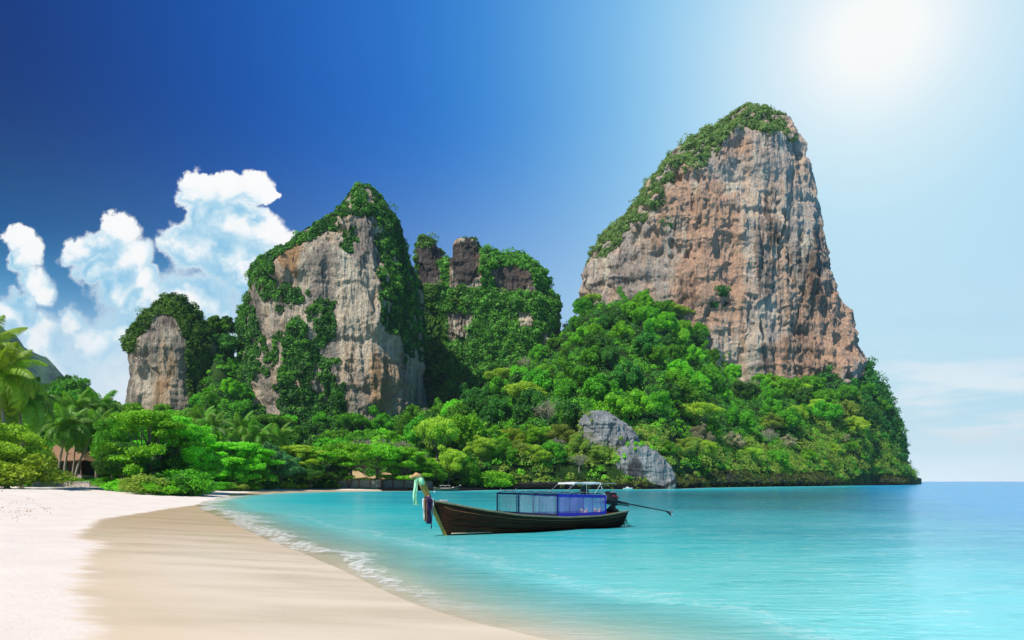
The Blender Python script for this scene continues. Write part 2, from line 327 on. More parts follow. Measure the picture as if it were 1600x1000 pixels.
# ------------------------------------------------------------ wooded hillside behind the beach
TAB = [(-700,60,300,40),(-150,90,330,40),(0,113,330,38),(100,127,330,44),(180,116,305,30),(215,100,300,28),(250,92,300,28),(310,97,300,30),(322,120,330,62),(335,128,330,76),(348,138,330,78),(400,150,300,26),(550,163,290,26),(640,166,300,32),(700,172,360,46),
       (760,179,365,54),(800,183,370,58),(870,187,385,84),(920,190,392,104),(1000,192,397,106),(1030,196,397,104),(1060,215,398,96),(1110,240,398,76),(1160,262,395,60),(1250,300,395,54),(1340,350,402,54),(1380,392,420,38),(1412,416,428,14),(1428,430,440,4),(1445,600,800,-5)]
_ta = np.array(TAB, float)
def tab(px): return [np.interp(px, _ta[:, 0], _ta[:, i]) for i in (1, 2, 3)]
def hill_z(X, Y):
    X = np.asarray(X, float); Y = np.asarray(Y, float); px = 800+F*X/np.maximum(Y, 1)
    Ys, Yf, zf = tab(px); t = (Y-Ys)/np.maximum(Yf-Ys, 1)
    left = 1-sstep(px, 620, 720); p = 1.0+0.9*left
    z0 = 1.15*left-1.4*(1-left)
    z = z0+(zf-z0)*np.clip(t, 0, 1)**p+np.where(t > 1, -np.minimum((Y-Yf)*0.22, zf+6), 0)
    bank = (1-left)*6.0*sstep(t, 0.0, 0.03)*(1-sstep(t, 0.3, 1.0)); z = z+bank
    P = np.stack([X, Y, 0*X], -1).reshape(-1, 3); nz = (fbm(P/38, 3)*5+fbm(P/9, 2)*1.0).reshape(X.shape)*sstep(t, 0.03, 0.2)*sstep(zf, 8, 30)
    z = z+nz; return np.where(t < 0, z0-np.minimum((Ys-Y)*0.5, 8), z)
def ground_mat():
    m, t = newmat('forest_floor'); out = t.n('ShaderNodeOutputMaterial'); p = t.n('ShaderNodeBsdfPrincipled'); t.l(p.outputs[0], out.inputs[0])
    P = t.n('ShaderNodeNewGeometry').outputs['Position']; n = t.noise(P, 0.12, 6, 0.65); n2 = t.noise(P, 1.2, 5, 0.6)
    c = t.mix(t.mr(n, 0.35, 0.65), (0.012, 0.035, 0.008), (0.035, 0.085, 0.015)); c = t.mix(t.mr(n2, 0.55, 0.75, 0, 0.5), c, (0.06, 0.055, 0.03))
    t.l(c, p.inputs['Base Color']); p.inputs['Roughness'].default_value = 0.95; p.inputs['Specular IOR Level'].default_value = 0.1
    t.l(t.bump(n2, 0.8, 0.8), p.inputs['Normal']); return m
M_FLOOR = ground_mat()
def build_hill():
    pxs = np.linspace(-700, 1440, 400); T = np.concatenate([[-0.08, -0.03, -0.01, 0], np.linspace(0.005, 1.0, 150), np.linspace(1.02, 3.0, 30)])
    Ys, Yf, zf = tab(pxs); p, t = np.meshgrid(pxs, T); Y = Ys[None]+(Yf-Ys)[None]*t; X = (p-800)/F*Y
    z = hill_z(X.ravel(), Y.ravel()); me = mesh_np('hillside', np.stack([X.ravel(), Y.ravel(), z], 1), grid_faces(len(T), len(pxs)), [M_FLOOR], True)
    tag(link('hillside', me), kind='structure')
build_hill()

# ------------------------------------------------------------ limestone
def rock_mat(name, grey, cream, orange, dark, bias=0.0, sc=1.0, drip=1.0):
    m, t = newmat(name); out = t.n('ShaderNodeOutputMaterial'); p = t.n('ShaderNodeBsdfPrincipled'); t.l(p.outputs[0], out.inputs[0])
    P = t.n('ShaderNodeNewGeometry').outputs['Position']
    V = t.scale(P, (1, 1, 0.16)); V2 = t.scale(P, (1, 1, 0.07)); V3 = t.scale(P, (1, 1, 0.45))
    a = t.noise(V, 0.085*sc, 6, 0.62, 0.4); b = t.noise(V3, 0.032*sc, 5, 0.6, 0.3); c_ = t.noise(V2, 0.42*sc, 6, 0.68, 0.3); d = t.noise(V, 0.24*sc, 6, 0.66, 0.6); e = t.noise(P, 0.7*sc, 6, 0.7); g = t.noise(V2, 1.1*sc, 5, 0.65)
    pale = t.attr('pale'); org = t.attr('orange'); drk = t.attr('dark')
    col = t.mix(t.mr(t.m('ADD', a, t.m('MULTIPLY', pale, 0.14)), 0.40, 0.62), grey, cream)
    col = t.mix(t.mr(c_, 0.50, 0.68, 0, 0.65), col, tuple(min(1, x*1.35) for x in cream))
    wide = t.noise(V2, 0.15*sc, 5, 0.6, 0.2); col = t.mix(t.mr(wide, 0.54, 0.66, 0, 0.55), col, grey); col = t.mix(t.mr(wide, 0.44, 0.33, 0, 0.6), col, tuple(min(1, x*1.25) for x in cream))
    fo = t.mr(t.m('ADD', t.m('ADD', t.m('MULTIPLY', b, 0.35), t.m('MULTIPLY', a, 0.65)), t.m('ADD', t.m('MULTIPLY', org, 0.10), bias)), 0.51, 0.66, 0, 0.85)
    col = t.mix(fo, col, t.mix(t.mr(e, 0.35, 0.65), orange, tuple(x*0.72 for x in orange)))
    fd = t.mr(t.m('ADD', t.m('MULTIPLY', t.m('ADD', c_, g), 0.5), t.m('MULTIPLY', drk, 0.085)), 0.53, 0.66, 0, 0.85*drip); col = t.mix(fd, col, dark)
    fd2 = t.mr(t.m('ADD', d, t.m('MULTIPLY', drk, 0.07)), 0.59, 0.72, 0, 0.8); col = t.mix(fd2, col, tuple(x*1.3 for x in dark))
    col = t.mix(t.mr(e, 0.3, 0.7, 0.0, 0.3), col, tuple(x*0.55 for x in grey))
    col = t.mix(t.m('MULTIPLY', t.attr('moss'), 0.92), col, t.mix(t.mr(e, 0.35, 0.65), (0.012, 0.035, 0.010), (0.04, 0.085, 0.02)))
    t.l(col, p.inputs['Base Color']); p.inputs['Roughness'].default_value = 0.92; p.inputs['Specular IOR Level'].default_value = 0.15
    h = t.m('ADD', t.m('MULTIPLY', d, 2.2), t.m('ADD', t.m('MULTIPLY', c_, 1.5), t.m('ADD', t.m('MULTIPLY', e, 0.8), t.m('MULTIPLY', g, 0.7))))
    t.l(t.bump(h, 1.0, 2.2/sc), p.inputs['Normal']); return m
M_ROCK_BIG = rock_mat('pink_limestone', (0.56, 0.47, 0.40), (0.98, 0.80, 0.62), (0.86, 0.50, 0.31), (0.11, 0.07, 0.05), 0.045, 1.0, 0.8)
M_ROCK = rock_mat('tan_limestone', (0.40, 0.34, 0.28), (0.95, 0.80, 0.60), (0.68, 0.36, 0.14), (0.06, 0.045, 0.045), 0.01)
M_ROCK_GREY = rock_mat('grey_limestone', (0.24, 0.26, 0.28), (0.46, 0.48, 0.48), (0.35, 0.27, 0.17), (0.03, 0.032, 0.04), -0.12, 5.0, 1.0)
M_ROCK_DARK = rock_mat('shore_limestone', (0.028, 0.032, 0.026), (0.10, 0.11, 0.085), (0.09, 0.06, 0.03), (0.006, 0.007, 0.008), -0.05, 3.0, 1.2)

def leaf_mat(name, c1, c2, tr=0.35, shiny=0.35):
    m, t = newmat(name); out = t.n('ShaderNodeOutputMaterial'); p = t.n('ShaderNodeBsdfPrincipled')
    tone = t.attr('tone'); oi = t.n('ShaderNodeObjectInfo').outputs['Random']
    P = t.n('ShaderNodeNewGeometry').outputs['Position']; n = t.noise(P, 0.16, 4, 0.6)
    f = t.m('ADD', t.m('MULTIPLY', tone, 0.55), t.m('ADD', t.m('MULTIPLY', oi, 0.25), t.m('MULTIPLY', t.mr(n, 0.3, 0.7), 0.4)), clamp=True)
    c = t.mix(f, c1, c2); hs = t.n('ShaderNodeHueSaturation'); t.l(c, hs.inputs['Color']); t.l(t.mr(oi, 0, 1, 0.485, 0.515, False), hs.inputs['Hue']); t.l(t.mr(oi, 0, 1, 0.8, 1.15, False), hs.inputs['Value']); c = hs.outputs[0]
    t.l(c, p.inputs['Base Color']); p.inputs['Roughness'].default_value = 0.5; p.inputs['Specular IOR Level'].default_value = shiny*0.6
    tl = t.n('ShaderNodeBsdfTranslucent'); t.l(t.mix(1.0, c, (1.0, 1.0, 0.35), 'MULTIPLY'), tl.inputs[0])
    mx = t.n('ShaderNodeMixShader'); mx.inputs[0].default_value = tr; t.l(p.outputs[0], mx.inputs[1]); t.l(tl.outputs[0], mx.inputs[2]); t.l(mx.outputs[0], out.inputs[0]); return m
L_MID = leaf_mat('mid_green_leaves', (0.045, 0.19, 0.012), (0.22, 0.66, 0.035))
L_BRIGHT = leaf_mat('bright_green_leaves', (0.09, 0.34, 0.010), (0.34, 0.85, 0.04))
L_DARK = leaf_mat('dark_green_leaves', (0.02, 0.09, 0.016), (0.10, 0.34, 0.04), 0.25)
L_YELLOW = leaf_mat('yellow_green_leaves', (0.18, 0.40, 0.02), (0.56, 0.78, 0.07))
L_OLIVE = leaf_mat('olive_leaves', (0.12, 0.24, 0.02), (0.42, 0.56, 0.09))
L_PALE = leaf_mat('dusty_pale_leaves', (0.22, 0.24, 0.12), (0.48, 0.46, 0.28), 0.2)
L_IVY = leaf_mat('ivy_leaves', (0.012, 0.07, 0.016), (0.08, 0.30, 0.045), 0.25)
L_CLIFF = leaf_mat('cliff_shrub_leaves', (0.02, 0.10, 0.014), (0.20, 0.48, 0.05), 0.3)
L_CLIFF_HAZY = leaf_mat('hazed_cliff_shrub_leaves', (0.08, 0.20, 0.06), (0.38, 0.60, 0.17), 0.35)  # summit scrub green lightened, haze of the sky glow put into its colour
L_OLIVE_D = leaf_mat('shaded_olive_leaves', (0.04, 0.09, 0.015), (0.20, 0.26, 0.05))  # darker copy of the olive leaves, shade put into the colour
L_AQUA = leaf_mat('blue_green_leaves', (0.04, 0.16, 0.05), (0.16, 0.42, 0.14))

def leaves(C, N, S, jit=0.55, rg=rng, asp=0.5):
    """rhombic leaf clusters at C facing about N with length S -> verts, quads"""
    n = len(C); N = N+rg.normal(size=(n, 3))*jit; N /= np.linalg.norm(N, axis=1)[:, None]+1e-9
    t = np.cross(N, rg.normal(size=(n, 3))); t /= np.linalg.norm(t, axis=1)[:, None]+1e-9; b = np.cross(N, t)
    h = (S*0.5)[:, None]; V = np.stack([C-t*h, C+b*h*asp-N*h*0.12, C+t*h, C-b*h*asp-N*h*0.12], 1).reshape(-1, 3)
    return V, np.arange(4*n).reshape(n, 4)

ROCKS = {}
def cliff(name, Y0, sil, wy, mat, nth=560, nz=400, amp=1.0, paint=(), base_z=None, seed=0, flute=1.0, expo=2.3, ns=1.0, off=0.55):
    sil = sorted(sil); py = np.array([s[0] for s in sil], float); zt = EYE+(HZ-py)/F*Y0
    L = np.array([(s[1]-800)/F*Y0 for s in sil]); R = np.array([(s[2]-800)/F*Y0 for s in sil])
    ztop, zbot = zt[0], zt[-1]; u = np.concatenate([1-(1-np.linspace(0, 1, 28))**0.5*0+0*np.linspace(0, 1, 28)]) if False else None
    zz = ztop-(ztop-zbot)*np.concatenate([np.linspace(0, 1, 14)[:-1]**2*0.02, np.linspace(0.02, 1, nz)])
    l = np.interp(-zz, -zt, L); r = np.interp(-zz, -zt, R); cx = (l+r)/2; wx = (r-l)/2
    tt = np.linspace(0, 1, nth, endpoint=False); th = -pi/2+np.sign(tt-0.5)*0+(tt*2*pi); th = th+0.55*np.sin(th+pi/2+pi)*-1*-1   # denser in front
    ct, st = np.cos(th), np.sin(th); e = 2/expo
    ex = np.sign(ct)*np.abs(ct)**e; ey = np.sign(st)*np.abs(st)**e
    dep = np.minimum(wy, wx*1.15)
    dep = dep+(wy-dep)*sstep((ztop-zz)/(ztop-zbot), 0.35, 1.0)
    X = cx[:, None]+wx[:, None]*ex[None]; Y = Y0+dep[:, None]*(ey[None]+off); Z = np.repeat(zz[:, None], nth, 1)
    nx = ct[None]/np.maximum(wx, 1)[:, None]*20; ny = st[None]/np.maximum(dep, 1)[:, None]*20; nn = np.sqrt(nx**2+ny**2)+1e-9; nx, ny = nx/nn, ny/nn
    P = np.stack([X.ravel(), Y.ravel(), Z.ravel()], 1)*ns+seed*13.7
    k = np.clip(np.minimum(wx, dep)/14, 0.06, 1)[:, None]*amp
    d = fbm(P*np.array([1/34, 1/34, 1/75]), 3)*5.5+(ridged(P*np.array([1/15, 1/15, 1/62]), 3)-0.8)*2.3*flute+(ridged(P*np.array([1/4.6, 1/4.6, 1/26]), 3)-0.8)*0.85*flute+fbm(P/3.0, 3)*0.8
    lowf = np.clip(0.55+1.3*fbm(P/55+71, 2), 0.12, 1.25); d = d*(0.6+0.4*lowf)-4.0*lowf*sstep(fbm(P*np.array([1/11, 1/11, 1/17])+5, 3), 0.36, 0.60)-1.6*lowf*sstep(fbm(P*np.array([1/4.5, 1/4.5, 1/11])+8, 2), 0.30, 0.55)+2.0*sstep(fbm(P*np.array([1/24, 1/24, 1/46])+9, 3), 0.15, 0.32)
    d = d+2.4*fbm(P*np.array([1/60, 1/60, 1/11]), 3)                                                           # ledges
    d = d.reshape(X.shape)*k/ns; X = X+nx*d; Y = Y+ny*d; Z = Z+(fbm(P/7+3, 2).reshape(X.shape))*1.5/ns*np.clip(k, 0, 1)
    V = np.stack([X.ravel(), Y.ravel(), Z.ravel()], 1); V[:, 2] = np.where(np.arange(len(V)) < nth, V[:, 2], V[:, 2])
    Q = grid_faces(len(zz), nth, True)[:, ::-1]
    top = V[:nth].mean(0)+np.array([0, 0, 0.3]); 
    V = np.vstack([V, top]); i = np.arange(nth); cap = np.stack([i, (i+1) % nth, np.full(nth, len(V)-1), np.full(nth, len(V)-1)], 1)
    vx, vy = view_px(V); A = {'pale': np.zeros(len(V)), 'orange': np.zeros(len(V)), 'dark': np.zeros(len(V))}
    jx = fbm(V/14+30, 3)*16*300/Y0; jy = fbm(V/14+60, 3)*16*300/Y0
    for (kind, ax, ay, rx, ry, w) in paint:
        q = 1-np.sqrt(((vx+jx-ax)/rx)**2+((vy+jy-ay)/ry)**2); A[kind] += w*sstep(q, 0, 0.5)
    me = bpy.data.meshes.new(name)
    me = mesh_np(name, V, Q, [mat], False, A)
    # close the summit with triangles
    o = tag(link(name, me), kind='structure')
    capme = mesh_np(name+'_summit', np.vstack([V[:nth], top]), np.stack([i, (i+1) % nth, np.full(nth, nth)], 1), [mat], False)
    link('summit', capme, o)
    ROCKS['last'] = o
    return V, Q
def pick_on(V, Q, mask, n, rg):
    """n random points on the faces whose corner satisfies mask, with normals"""
    f = Q[mask[Q[:, 0]] & mask[Q[:, 2]]]; a, b, c, d = (V[f[:, i]] for i in range(4)); N = np.cross(b-a, d-a); A = np.linalg.norm(N, axis=1)+1e-9
    w = A/A.sum(); i = rg.choice(len(f), n, p=w); u, v = rg.random(n)[:, None], rg.random(n)[:, None]
    return a[i]*(1-u)*(1-v)+b[i]*u*(1-v)+c[i]*u*v+d[i]*(1-u)*v, N[i]/A[i][:, None], A.sum()
def green_mask(V, green, rock=(), jit=9.0, front=-0.2, default=False):
    vx, vy = view_px(V); jx = fbm(V/9+11, 4)*jit; jy = fbm(V/9+41, 4)*jit; px, py = vx+jx, vy+jy
    m = np.full(len(V), default)
    for g in green: m |= in_poly(px, py, g)
    for g in rock: m &= ~in_poly(px, py, g)
    return m
def moss(m):
    me = ROCKS['last'].data; a = me.attributes.new('moss', 'FLOAT', 'POINT'); v = np.zeros(len(me.vertices), np.float32); v[:len(m)] = m[:len(v)]; a.data.foreach_set('value', v)
def tufts(name, label, V, Q, mask, nb, rb, nl, ls, mat, seed, ivy=0, ivy_s=0.8, up=0.5, kindlabel=True):
    """rounded shrubs rooted on the rock, plus a thin creeping layer"""
    rg = np.random.default_rng(seed); P, N, area = pick_on(V, Q, mask, nb, rg)
    out = np.where((N*np.array([0, -1, 0.0])).sum(1)[:, None] < -5, -N, N)
    r = rb*np.exp(rg.normal(size=nb)*0.38); k = nl
    C = np.repeat(P, k, 0); O = np.repeat(out, k, 0); rr = np.repeat(r, k); n = nb*k
    dirs = rg.normal(size=(n, 3)); dirs += O*0.7+np.array([0, 0, up]); dirs /= np.linalg.norm(dirs, axis=1)[:, None]
    rad = rr*(0.55+0.45*rg.random(n)); Cc = C+O*(rr*0.15)[:, None]+dirs*rad[:, None]*np.array([1, 1, 0.85])
    tone = np.repeat(rg.random(nb)**1.3, k)*0.7+rg.random(n)*0.3
    S = ls*(0.6+0.8*rg.random(n)); Nn = dirs
    if ivy:
        P2, N2, _ = pick_on(V, Q, mask, ivy, rg); P2 = P2+N2*(0.15+0.75*rg.random(ivy))[:, None]
        Cc = np.vstack([Cc, P2]); Nn = np.vstack([Nn, N2+np.array([0, 0, 0.35])]); S = np.concatenate([S, ivy_s*(0.6+0.8*rg.random(ivy))]); tone = np.concatenate([tone, np.clip(0.35+fbm(P2/6, 3)*0.6+rg.random(ivy)*0.2, 0, 1)])
    Lv, Lq = leaves(Cc, Nn, S, 0.5, rg, 0.62)
    tag(link(name, mesh_np(name, Lv, Lq, [mat], False, None, {'tone': tone})), label, 'vegetation', kind='stuff')

BIG = [(172,1170,1186),(178,1154,1197),(186,1138,1206),(200,1114,1218),(215,1097,1231),(228,1080,1245),(240,1062,1254),(252,1053,1257),(268,1037,1263),(290,1012,1271),(310,1000,1276),(330,982,1280),(345,965,1283),(362,948,1286),(380,936,1290),(400,930,1296),
       (430,923,1304),(460,919,1310),(490,915,1322),(515,912,1335),(550,905,1352),(580,900,1366),(615,895,1388),(650,890,1403),(690,890,1415),(720,890,1420),(740,890,1422),(750,890,1414),(762,890,1412)]
V, Q = cliff('cliff', 430, BIG, 46, M_ROCK_BIG, 760, 560, 1.0, [('orange',1110,400,60,150,1.0),('orange',1090,300,55,60,.7),('orange',1150,480,60,60,.4),('orange',1290,520,75,110,1.0),('orange',1240,560,60,50,.7),('orange',1085,475,30,30,1.5),
     ('pale',1160,360,75,120,.9),('pale',1210,470,60,60,.4),('pale',1150,540,60,60,.7),('dark',1195,400,24,90,1.6),('dark',1245,450,45,90,1.0),('dark',1265,390,30,60,.9),('dark',1250,560,40,70,1.2),('dark',1070,460,24,40,1.4),('dark',1200,560,20,40,1.5),('dark',1290,430,30,120,1.0),('orange',1140,230,40,30,.8),('dark',1210,330,16,60,1.2),('dark',950,440,60,40,.6),('dark',1000,400,40,60,.5),('dark',1195,230,40,30,.5)], seed=1, off=0.30, flute=1.1)
cap = [(905,410),(928,370),(985,310),(1040,250),(1095,200),(1150,155),(1205,160),(1245,215),(1232,224),(1212,208),(1180,200),(1155,202),(1130,218),(1108,248),(1080,262),(1058,272),(1035,305),(1012,330),(1000,345),(975,365),(958,395),(940,400),(925,405)]
low = [(1362,545),(1345,590),(1318,600),(1298,572),(1268,598),(1240,600),(1200,600),(1150,590),(1100,590),(1100,720),(1200,735),(1300,742),(1432,742),(1440,640),(1402,590),(1378,555)]
m = green_mask(V, [cap], (), 20) & (fbm(V/np.array([7, 7, 5.0]), 3) > -0.22)
m0 = m; tufts('cliff_top_shrubs', 'green scrub capping the summit and long shoulder of the tallest pink cliff', V, Q, m, 1500, 1.7, 60, 1.1, L_CLIFF_HAZY, 11, 26000, 1.0)
m = green_mask(V, [low, [(1118,448),(1132,448),(1134,462),(1118,462)], [(1108,468),(1126,470),(1124,484),(1108,482)], [(1135,470),(1142,478),(1130,484)], [(1040,345),(1052,350),(1046,362)]], (), 7)
tufts('cliff_foot_shrubs', 'dark green scrub hanging down the seaward foot of the tallest cliff', V, Q, m, 1500, 2.4, 70, 1.2, L_IVY, 12, 50000, 1.1); moss(m | m0)

C2 = [(289,560,572),(296,551,584),(305,542,590),(318,530,600),(332,515,611),(345,500,616),(356,478,620),(368,460,625),(380,444,629),(395,428,633),(408,404,636),(420,384,638),(440,376,640),(470,372,643),(520,369,646),(580,365,649),(640,360,652),(700,350,662)]
V, Q = cliff('cliff', 300, C2, 42, M_ROCK, 620, 420, 0.85, [('pale',560,480,50,110,1.2),('pale',600,540,60,100,1.0),('orange',590,590,45,60,.9),('orange',455,400,24,34,1.6),('orange',415,462,16,20,2),('orange',500,440,40,60,.35),('dark',580,420,30,70,.7),('dark',632,600,16,60,.8),('dark',390,450,30,60,.7),('dark',480,500,60,40,.2),('pale',470,510,40,40,.7)], seed=2)
G2 = [[(340,440),(350,400),(380,400),(400,395),(450,362),(500,330),(540,295),(566,275),(600,300),(618,345),(604,350),(588,330),(562,328),(545,342),(520,352),(500,372),(470,385),(448,392),(432,400),(428,425),(436,440),(450,440),(470,448),(482,462),(462,470),(440,490),(418,480),(400,460),(398,430),(380,440)],
      [(320,430),(372,430),(392,470),(405,490),(412,520),(430,530),(424,590),(400,585),(396,630),(415,640),(415,700),(320,700)],
      [(478,478),(500,466),(526,472),(522,515),(502,545),(520,560),(530,590),(537,640),(540,690),(418,690),(430,640),(442,560),(428,520),(452,520)],
      [(598,326),(655,330),(665,560),(632,560),(618,520),(594,500),(596,430),(590,380)], [(530,372),(552,366),(556,384),(536,390)]]
m = green_mask(V, G2, (), 17) & (fbm(V/np.array([5, 5, 8.0]), 3) > -0.38)
tufts('cliff_shrubs', 'shrubs and trees growing over the crest of the tan streaked cliff', V, Q, m, 1200, 1.35, 64, 0.8, L_CLIFF, 21, 30000, 0.8); moss(m)
tufts('ivy', 'dark ivy curtains hanging down the face of the tan streaked cliff', V, Q, m, 300, 1.2, 50, 0.8, L_IVY, 22, 150000, 0.85)
C1 = [(462,268,278),(470,254,286),(480,238,295),(492,224,302),(508,211,309),(540,197,320),(580,196,316),(620,194,314),(660,190,322),(700,186,330)]
V, Q = cliff('cliff', 290, C1, 18, M_ROCK, 420, 260, 0.55, [('pale',235,600,30,50,1.0),('orange',250,560,30,60,.6),('dark',262,500,30,24,1.0)], seed=3)
m = green_mask(V, [[(180,540),(200,495),(240,455),(290,455),(330,485),(335,660),(297,660),(292,560),(284,510),(262,492),(240,498),(222,520),(210,548)]], (), 8)
tufts('cliff_shrubs', 'bushy trees and creepers capping the small brown cliff above the palms', V, Q, m, 560, 1.5, 60, 0.85, L_CLIFF, 31, 22000, 0.8); moss(m)
# the green ridge with three rock teeth
ridge_rock = [[(702,388),(716,372),(744,376),(750,400),(750,446),(704,450)], [(650,384),(684,384),(688,440),(652,444)], [(770,424),(800,414),(830,424),(836,456),(774,458)], [(698,484),(736,488),(730,526),(702,528)], [(808,484),(832,486),(830,514),(812,514)], [(844,518),(858,518),(856,572),(846,572)], [(780,580),(800,575),(790,622),(766,630)]]
for nm, sil, Yr, wy, sd, nth, nz in (('a', [(398,712,792),(410,690,806),(424,662,834),(450,652,852),(480,645,866),(550,642,872),(640,640,880),(690,640,890)], 378, 30, 4, 520, 300),
        ('b', [(370,662,670),(377,654,680),(388,650,684),(410,648,690),(440,646,704),(520,645,712),(600,645,715)], 372, 12, 5, 260, 200),
        ('c', [(374,714,736),(378,711,741),(384,709,744),(392,708,747),(420,706,750),(460,702,758),(560,698,764)], 370, 11, 6, 260, 200),
        ('d', [(394,800,807),(400,790,818),(410,780,834),(425,772,848),(445,768,858),(480,766,867),(560,760,874),(640,755,880)], 372, 20, 7, 320, 240)):
    V, Q = cliff('cliff', Yr, sil, wy, M_ROCK, nth, nz, {'a':0.7,'b':1.5,'c':1.7,'d':0.9}[nm], [('dark',725,410,30,50,3.0),('dark',805,440,50,40,1.8),('dark',715,510,40,40,1.0),('dark',800,430,50,30,.4),('dark',665,410,30,50,3.0),('pale',715,505,20,24,1.5),('pale',820,500,16,16,1.5),('pale',850,545,8,30,1.5),('pale',785,600,20,30,1.5),('pale',780,435,10,14,1)], seed=sd, ns={'a':1,'b':1.7,'c':1.7,'d':1.2}[nm], expo={'a':2.3,'b':2.6,'c':3.6,'d':2.6}[nm])
    m = green_mask(V, (), ridge_rock, 6, default=True); front = V[:, 1] < Yr+wy*0.4; m &= front
    if nm != 'a':   # leave the teeth bare on the upper half
        vx, vy = view_px(V)
    lab = {'a': 'green scrub covering the long ridge between the two great cliffs', 'b': 'bushes around the first narrow rock tooth of the green ridge', 'c': 'scrub around the dark square rock tooth of the green ridge', 'd': 'scrub over the domed rock tooth at the ridge end'}[nm]
    n = {'a': 1500, 'b': 260, 'c': 130, 'd': 600}[nm]
    tufts('ridge_scrub', lab, V, Q, m, n, 2.0, 64, 1.15, L_CLIFF, 40+sd, n*34, 1.1); moss(m)

# distant hill
def far_hill():
    px = np.linspace(-420, 130, 160); top = np.interp(px, [-420,-200,-60,-20,5,18,30,48,62,78,95,130], [470,480,492,505,517,534,540,546,562,580,600,640])
    Y0 = 1500; n = 60; rows = []
    for j in range(n):
        t = j/(n-1); Y = Y0-420*(1-t); X = (px-800)/F*Y0; z = (EYE+(HZ-top)/F*Y0)*np.sin(t*pi/2)**0.8; rows.append(np.stack([X, np.full_like(X, Y), z], 1))
    for j in range(20): t = j/19; rows.append(np.stack([X, np.full_like(X, Y0+30+400*t), (EYE+(HZ-top)/F*Y0)*(1-t)-2*t], 1))
    V = np.vstack(rows); V[:, 2] += (fbm(V/90, 4)*16+fbm(V/22, 3)*7)*sstep(V[:, 2], 3, 40)
    m, t = newmat('distant_forest'); out = t.n('ShaderNodeOutputMaterial'); p = t.n('ShaderNodeBsdfPrincipled'); t.l(p.outputs[0], out.inputs[0]); P = t.n('ShaderNodeNewGeometry').outputs['Position']
    n1 = t.noise(P, 0.05, 6, 0.7); t.l(t.mix(t.mr(n1, 0.35, 0.65), (0.02, 0.07, 0.03), (0.10, 0.22, 0.07)), p.inputs['Base Color']); p.inputs['Roughness'].default_value = 0.95; t.l(t.bump(n1, 1.0, 14), p.inputs['Normal'])
    tag(link('hills', mesh_np('hills', V, grid_faces(80, 160), [m], True)), kind='structure')
far_hill()

# dark undercut rock along the water below the wooded headland
def shore_rock():
    line = [p for p in SHORE[19:36]]; pts = [(-30,154),(-20,158)]+line[2:]+[(247,474)]; pts = np.array(pts, float)
    seg = np.r_[0, np.cumsum(np.hypot(*np.diff(pts, axis=0).T))]; n = 900; s = np.linspace(0, seg[-1], n); C = np.stack([np.interp(s, seg, pts[:, i]) for i in (0, 1)], 1)
    k = np.ones(9)/9; Cs = np.stack([np.convolve(np.pad(C[:, i], 4, 'edge'), k, 'valid') for i in (0, 1)], 1); T = np.gradient(Cs, axis=0); T /= np.linalg.norm(T, axis=1)[:, None]; Nn = np.stack([T[:, 1], -T[:, 0]], 1)
    prof = [(-1.2,-2.0),(-1.1,-0.5),(-1.0,0.3),(-0.6,0.9),(0.2,1.3),(0.7,1.8),(0.9,2.8),(0.7,4.0),(0.2,5.2),(-0.6,6.4),(-1.8,7.6),(-3.4,8.6),(-6,9.4)]
    pr = np.array(prof); u = np.linspace(0, len(prof)-1, 60); po = np.interp(u, range(len(prof)), pr[:, 0]); pz = np.interp(u, range(len(prof)), pr[:, 1])
    hs = (0.08+0.22*sstep(s, 22, 60)+0.55*sstep(s, 95, 150))*(0.75+0.35*perlin(np.stack([s/30, 0*s, 0*s], 1))); hs = hs*np.clip((seg[-1]-s)/30+0.3, 0.3, 1)*1.15
    X = Cs[:, 0][None]+Nn[:, 0][None]*po[:, None]*1.2; Y = Cs[:, 1][None]+Nn[:, 1][None]*po[:, None]*1.2; Z = np.where(pz[:, None] > 0, pz[:, None]*hs[None], pz[:, None])
    V = np.stack([X.ravel(), Y.ravel(), Z.ravel()], 1); d = fbm(V*np.array([1/6, 1/6, 1/10]), 3)*1.6+(ridged(V*np.array([1/2.4, 1/2.4, 1/7]), 3)-0.8)*0.5; d = d*np.tile(np.clip(hs, 0.1, 1), 60)
    V[:, 0] += np.tile(Nn[:, 0], 60)*d; V[:, 1] += np.tile(Nn[:, 1], 60)*d
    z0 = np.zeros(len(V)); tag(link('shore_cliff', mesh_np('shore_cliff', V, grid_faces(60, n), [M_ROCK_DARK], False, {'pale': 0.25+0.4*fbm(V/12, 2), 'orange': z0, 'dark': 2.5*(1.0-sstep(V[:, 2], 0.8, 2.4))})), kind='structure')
    q = grid_faces(60, n); up = (V[:, 2] > 1.0+1.1*fbm(V/5, 3)) & (V[:, 0] > 12)
    tufts('hanging_shrubs', 'olive creepers and shrubs hanging over the dark undercut shore rock', V, q[:, ::-1], up, 1300, 1.1, 60, 0.7, L_OLIVE_D, 71, 26000, 0.7)
shore_rock()
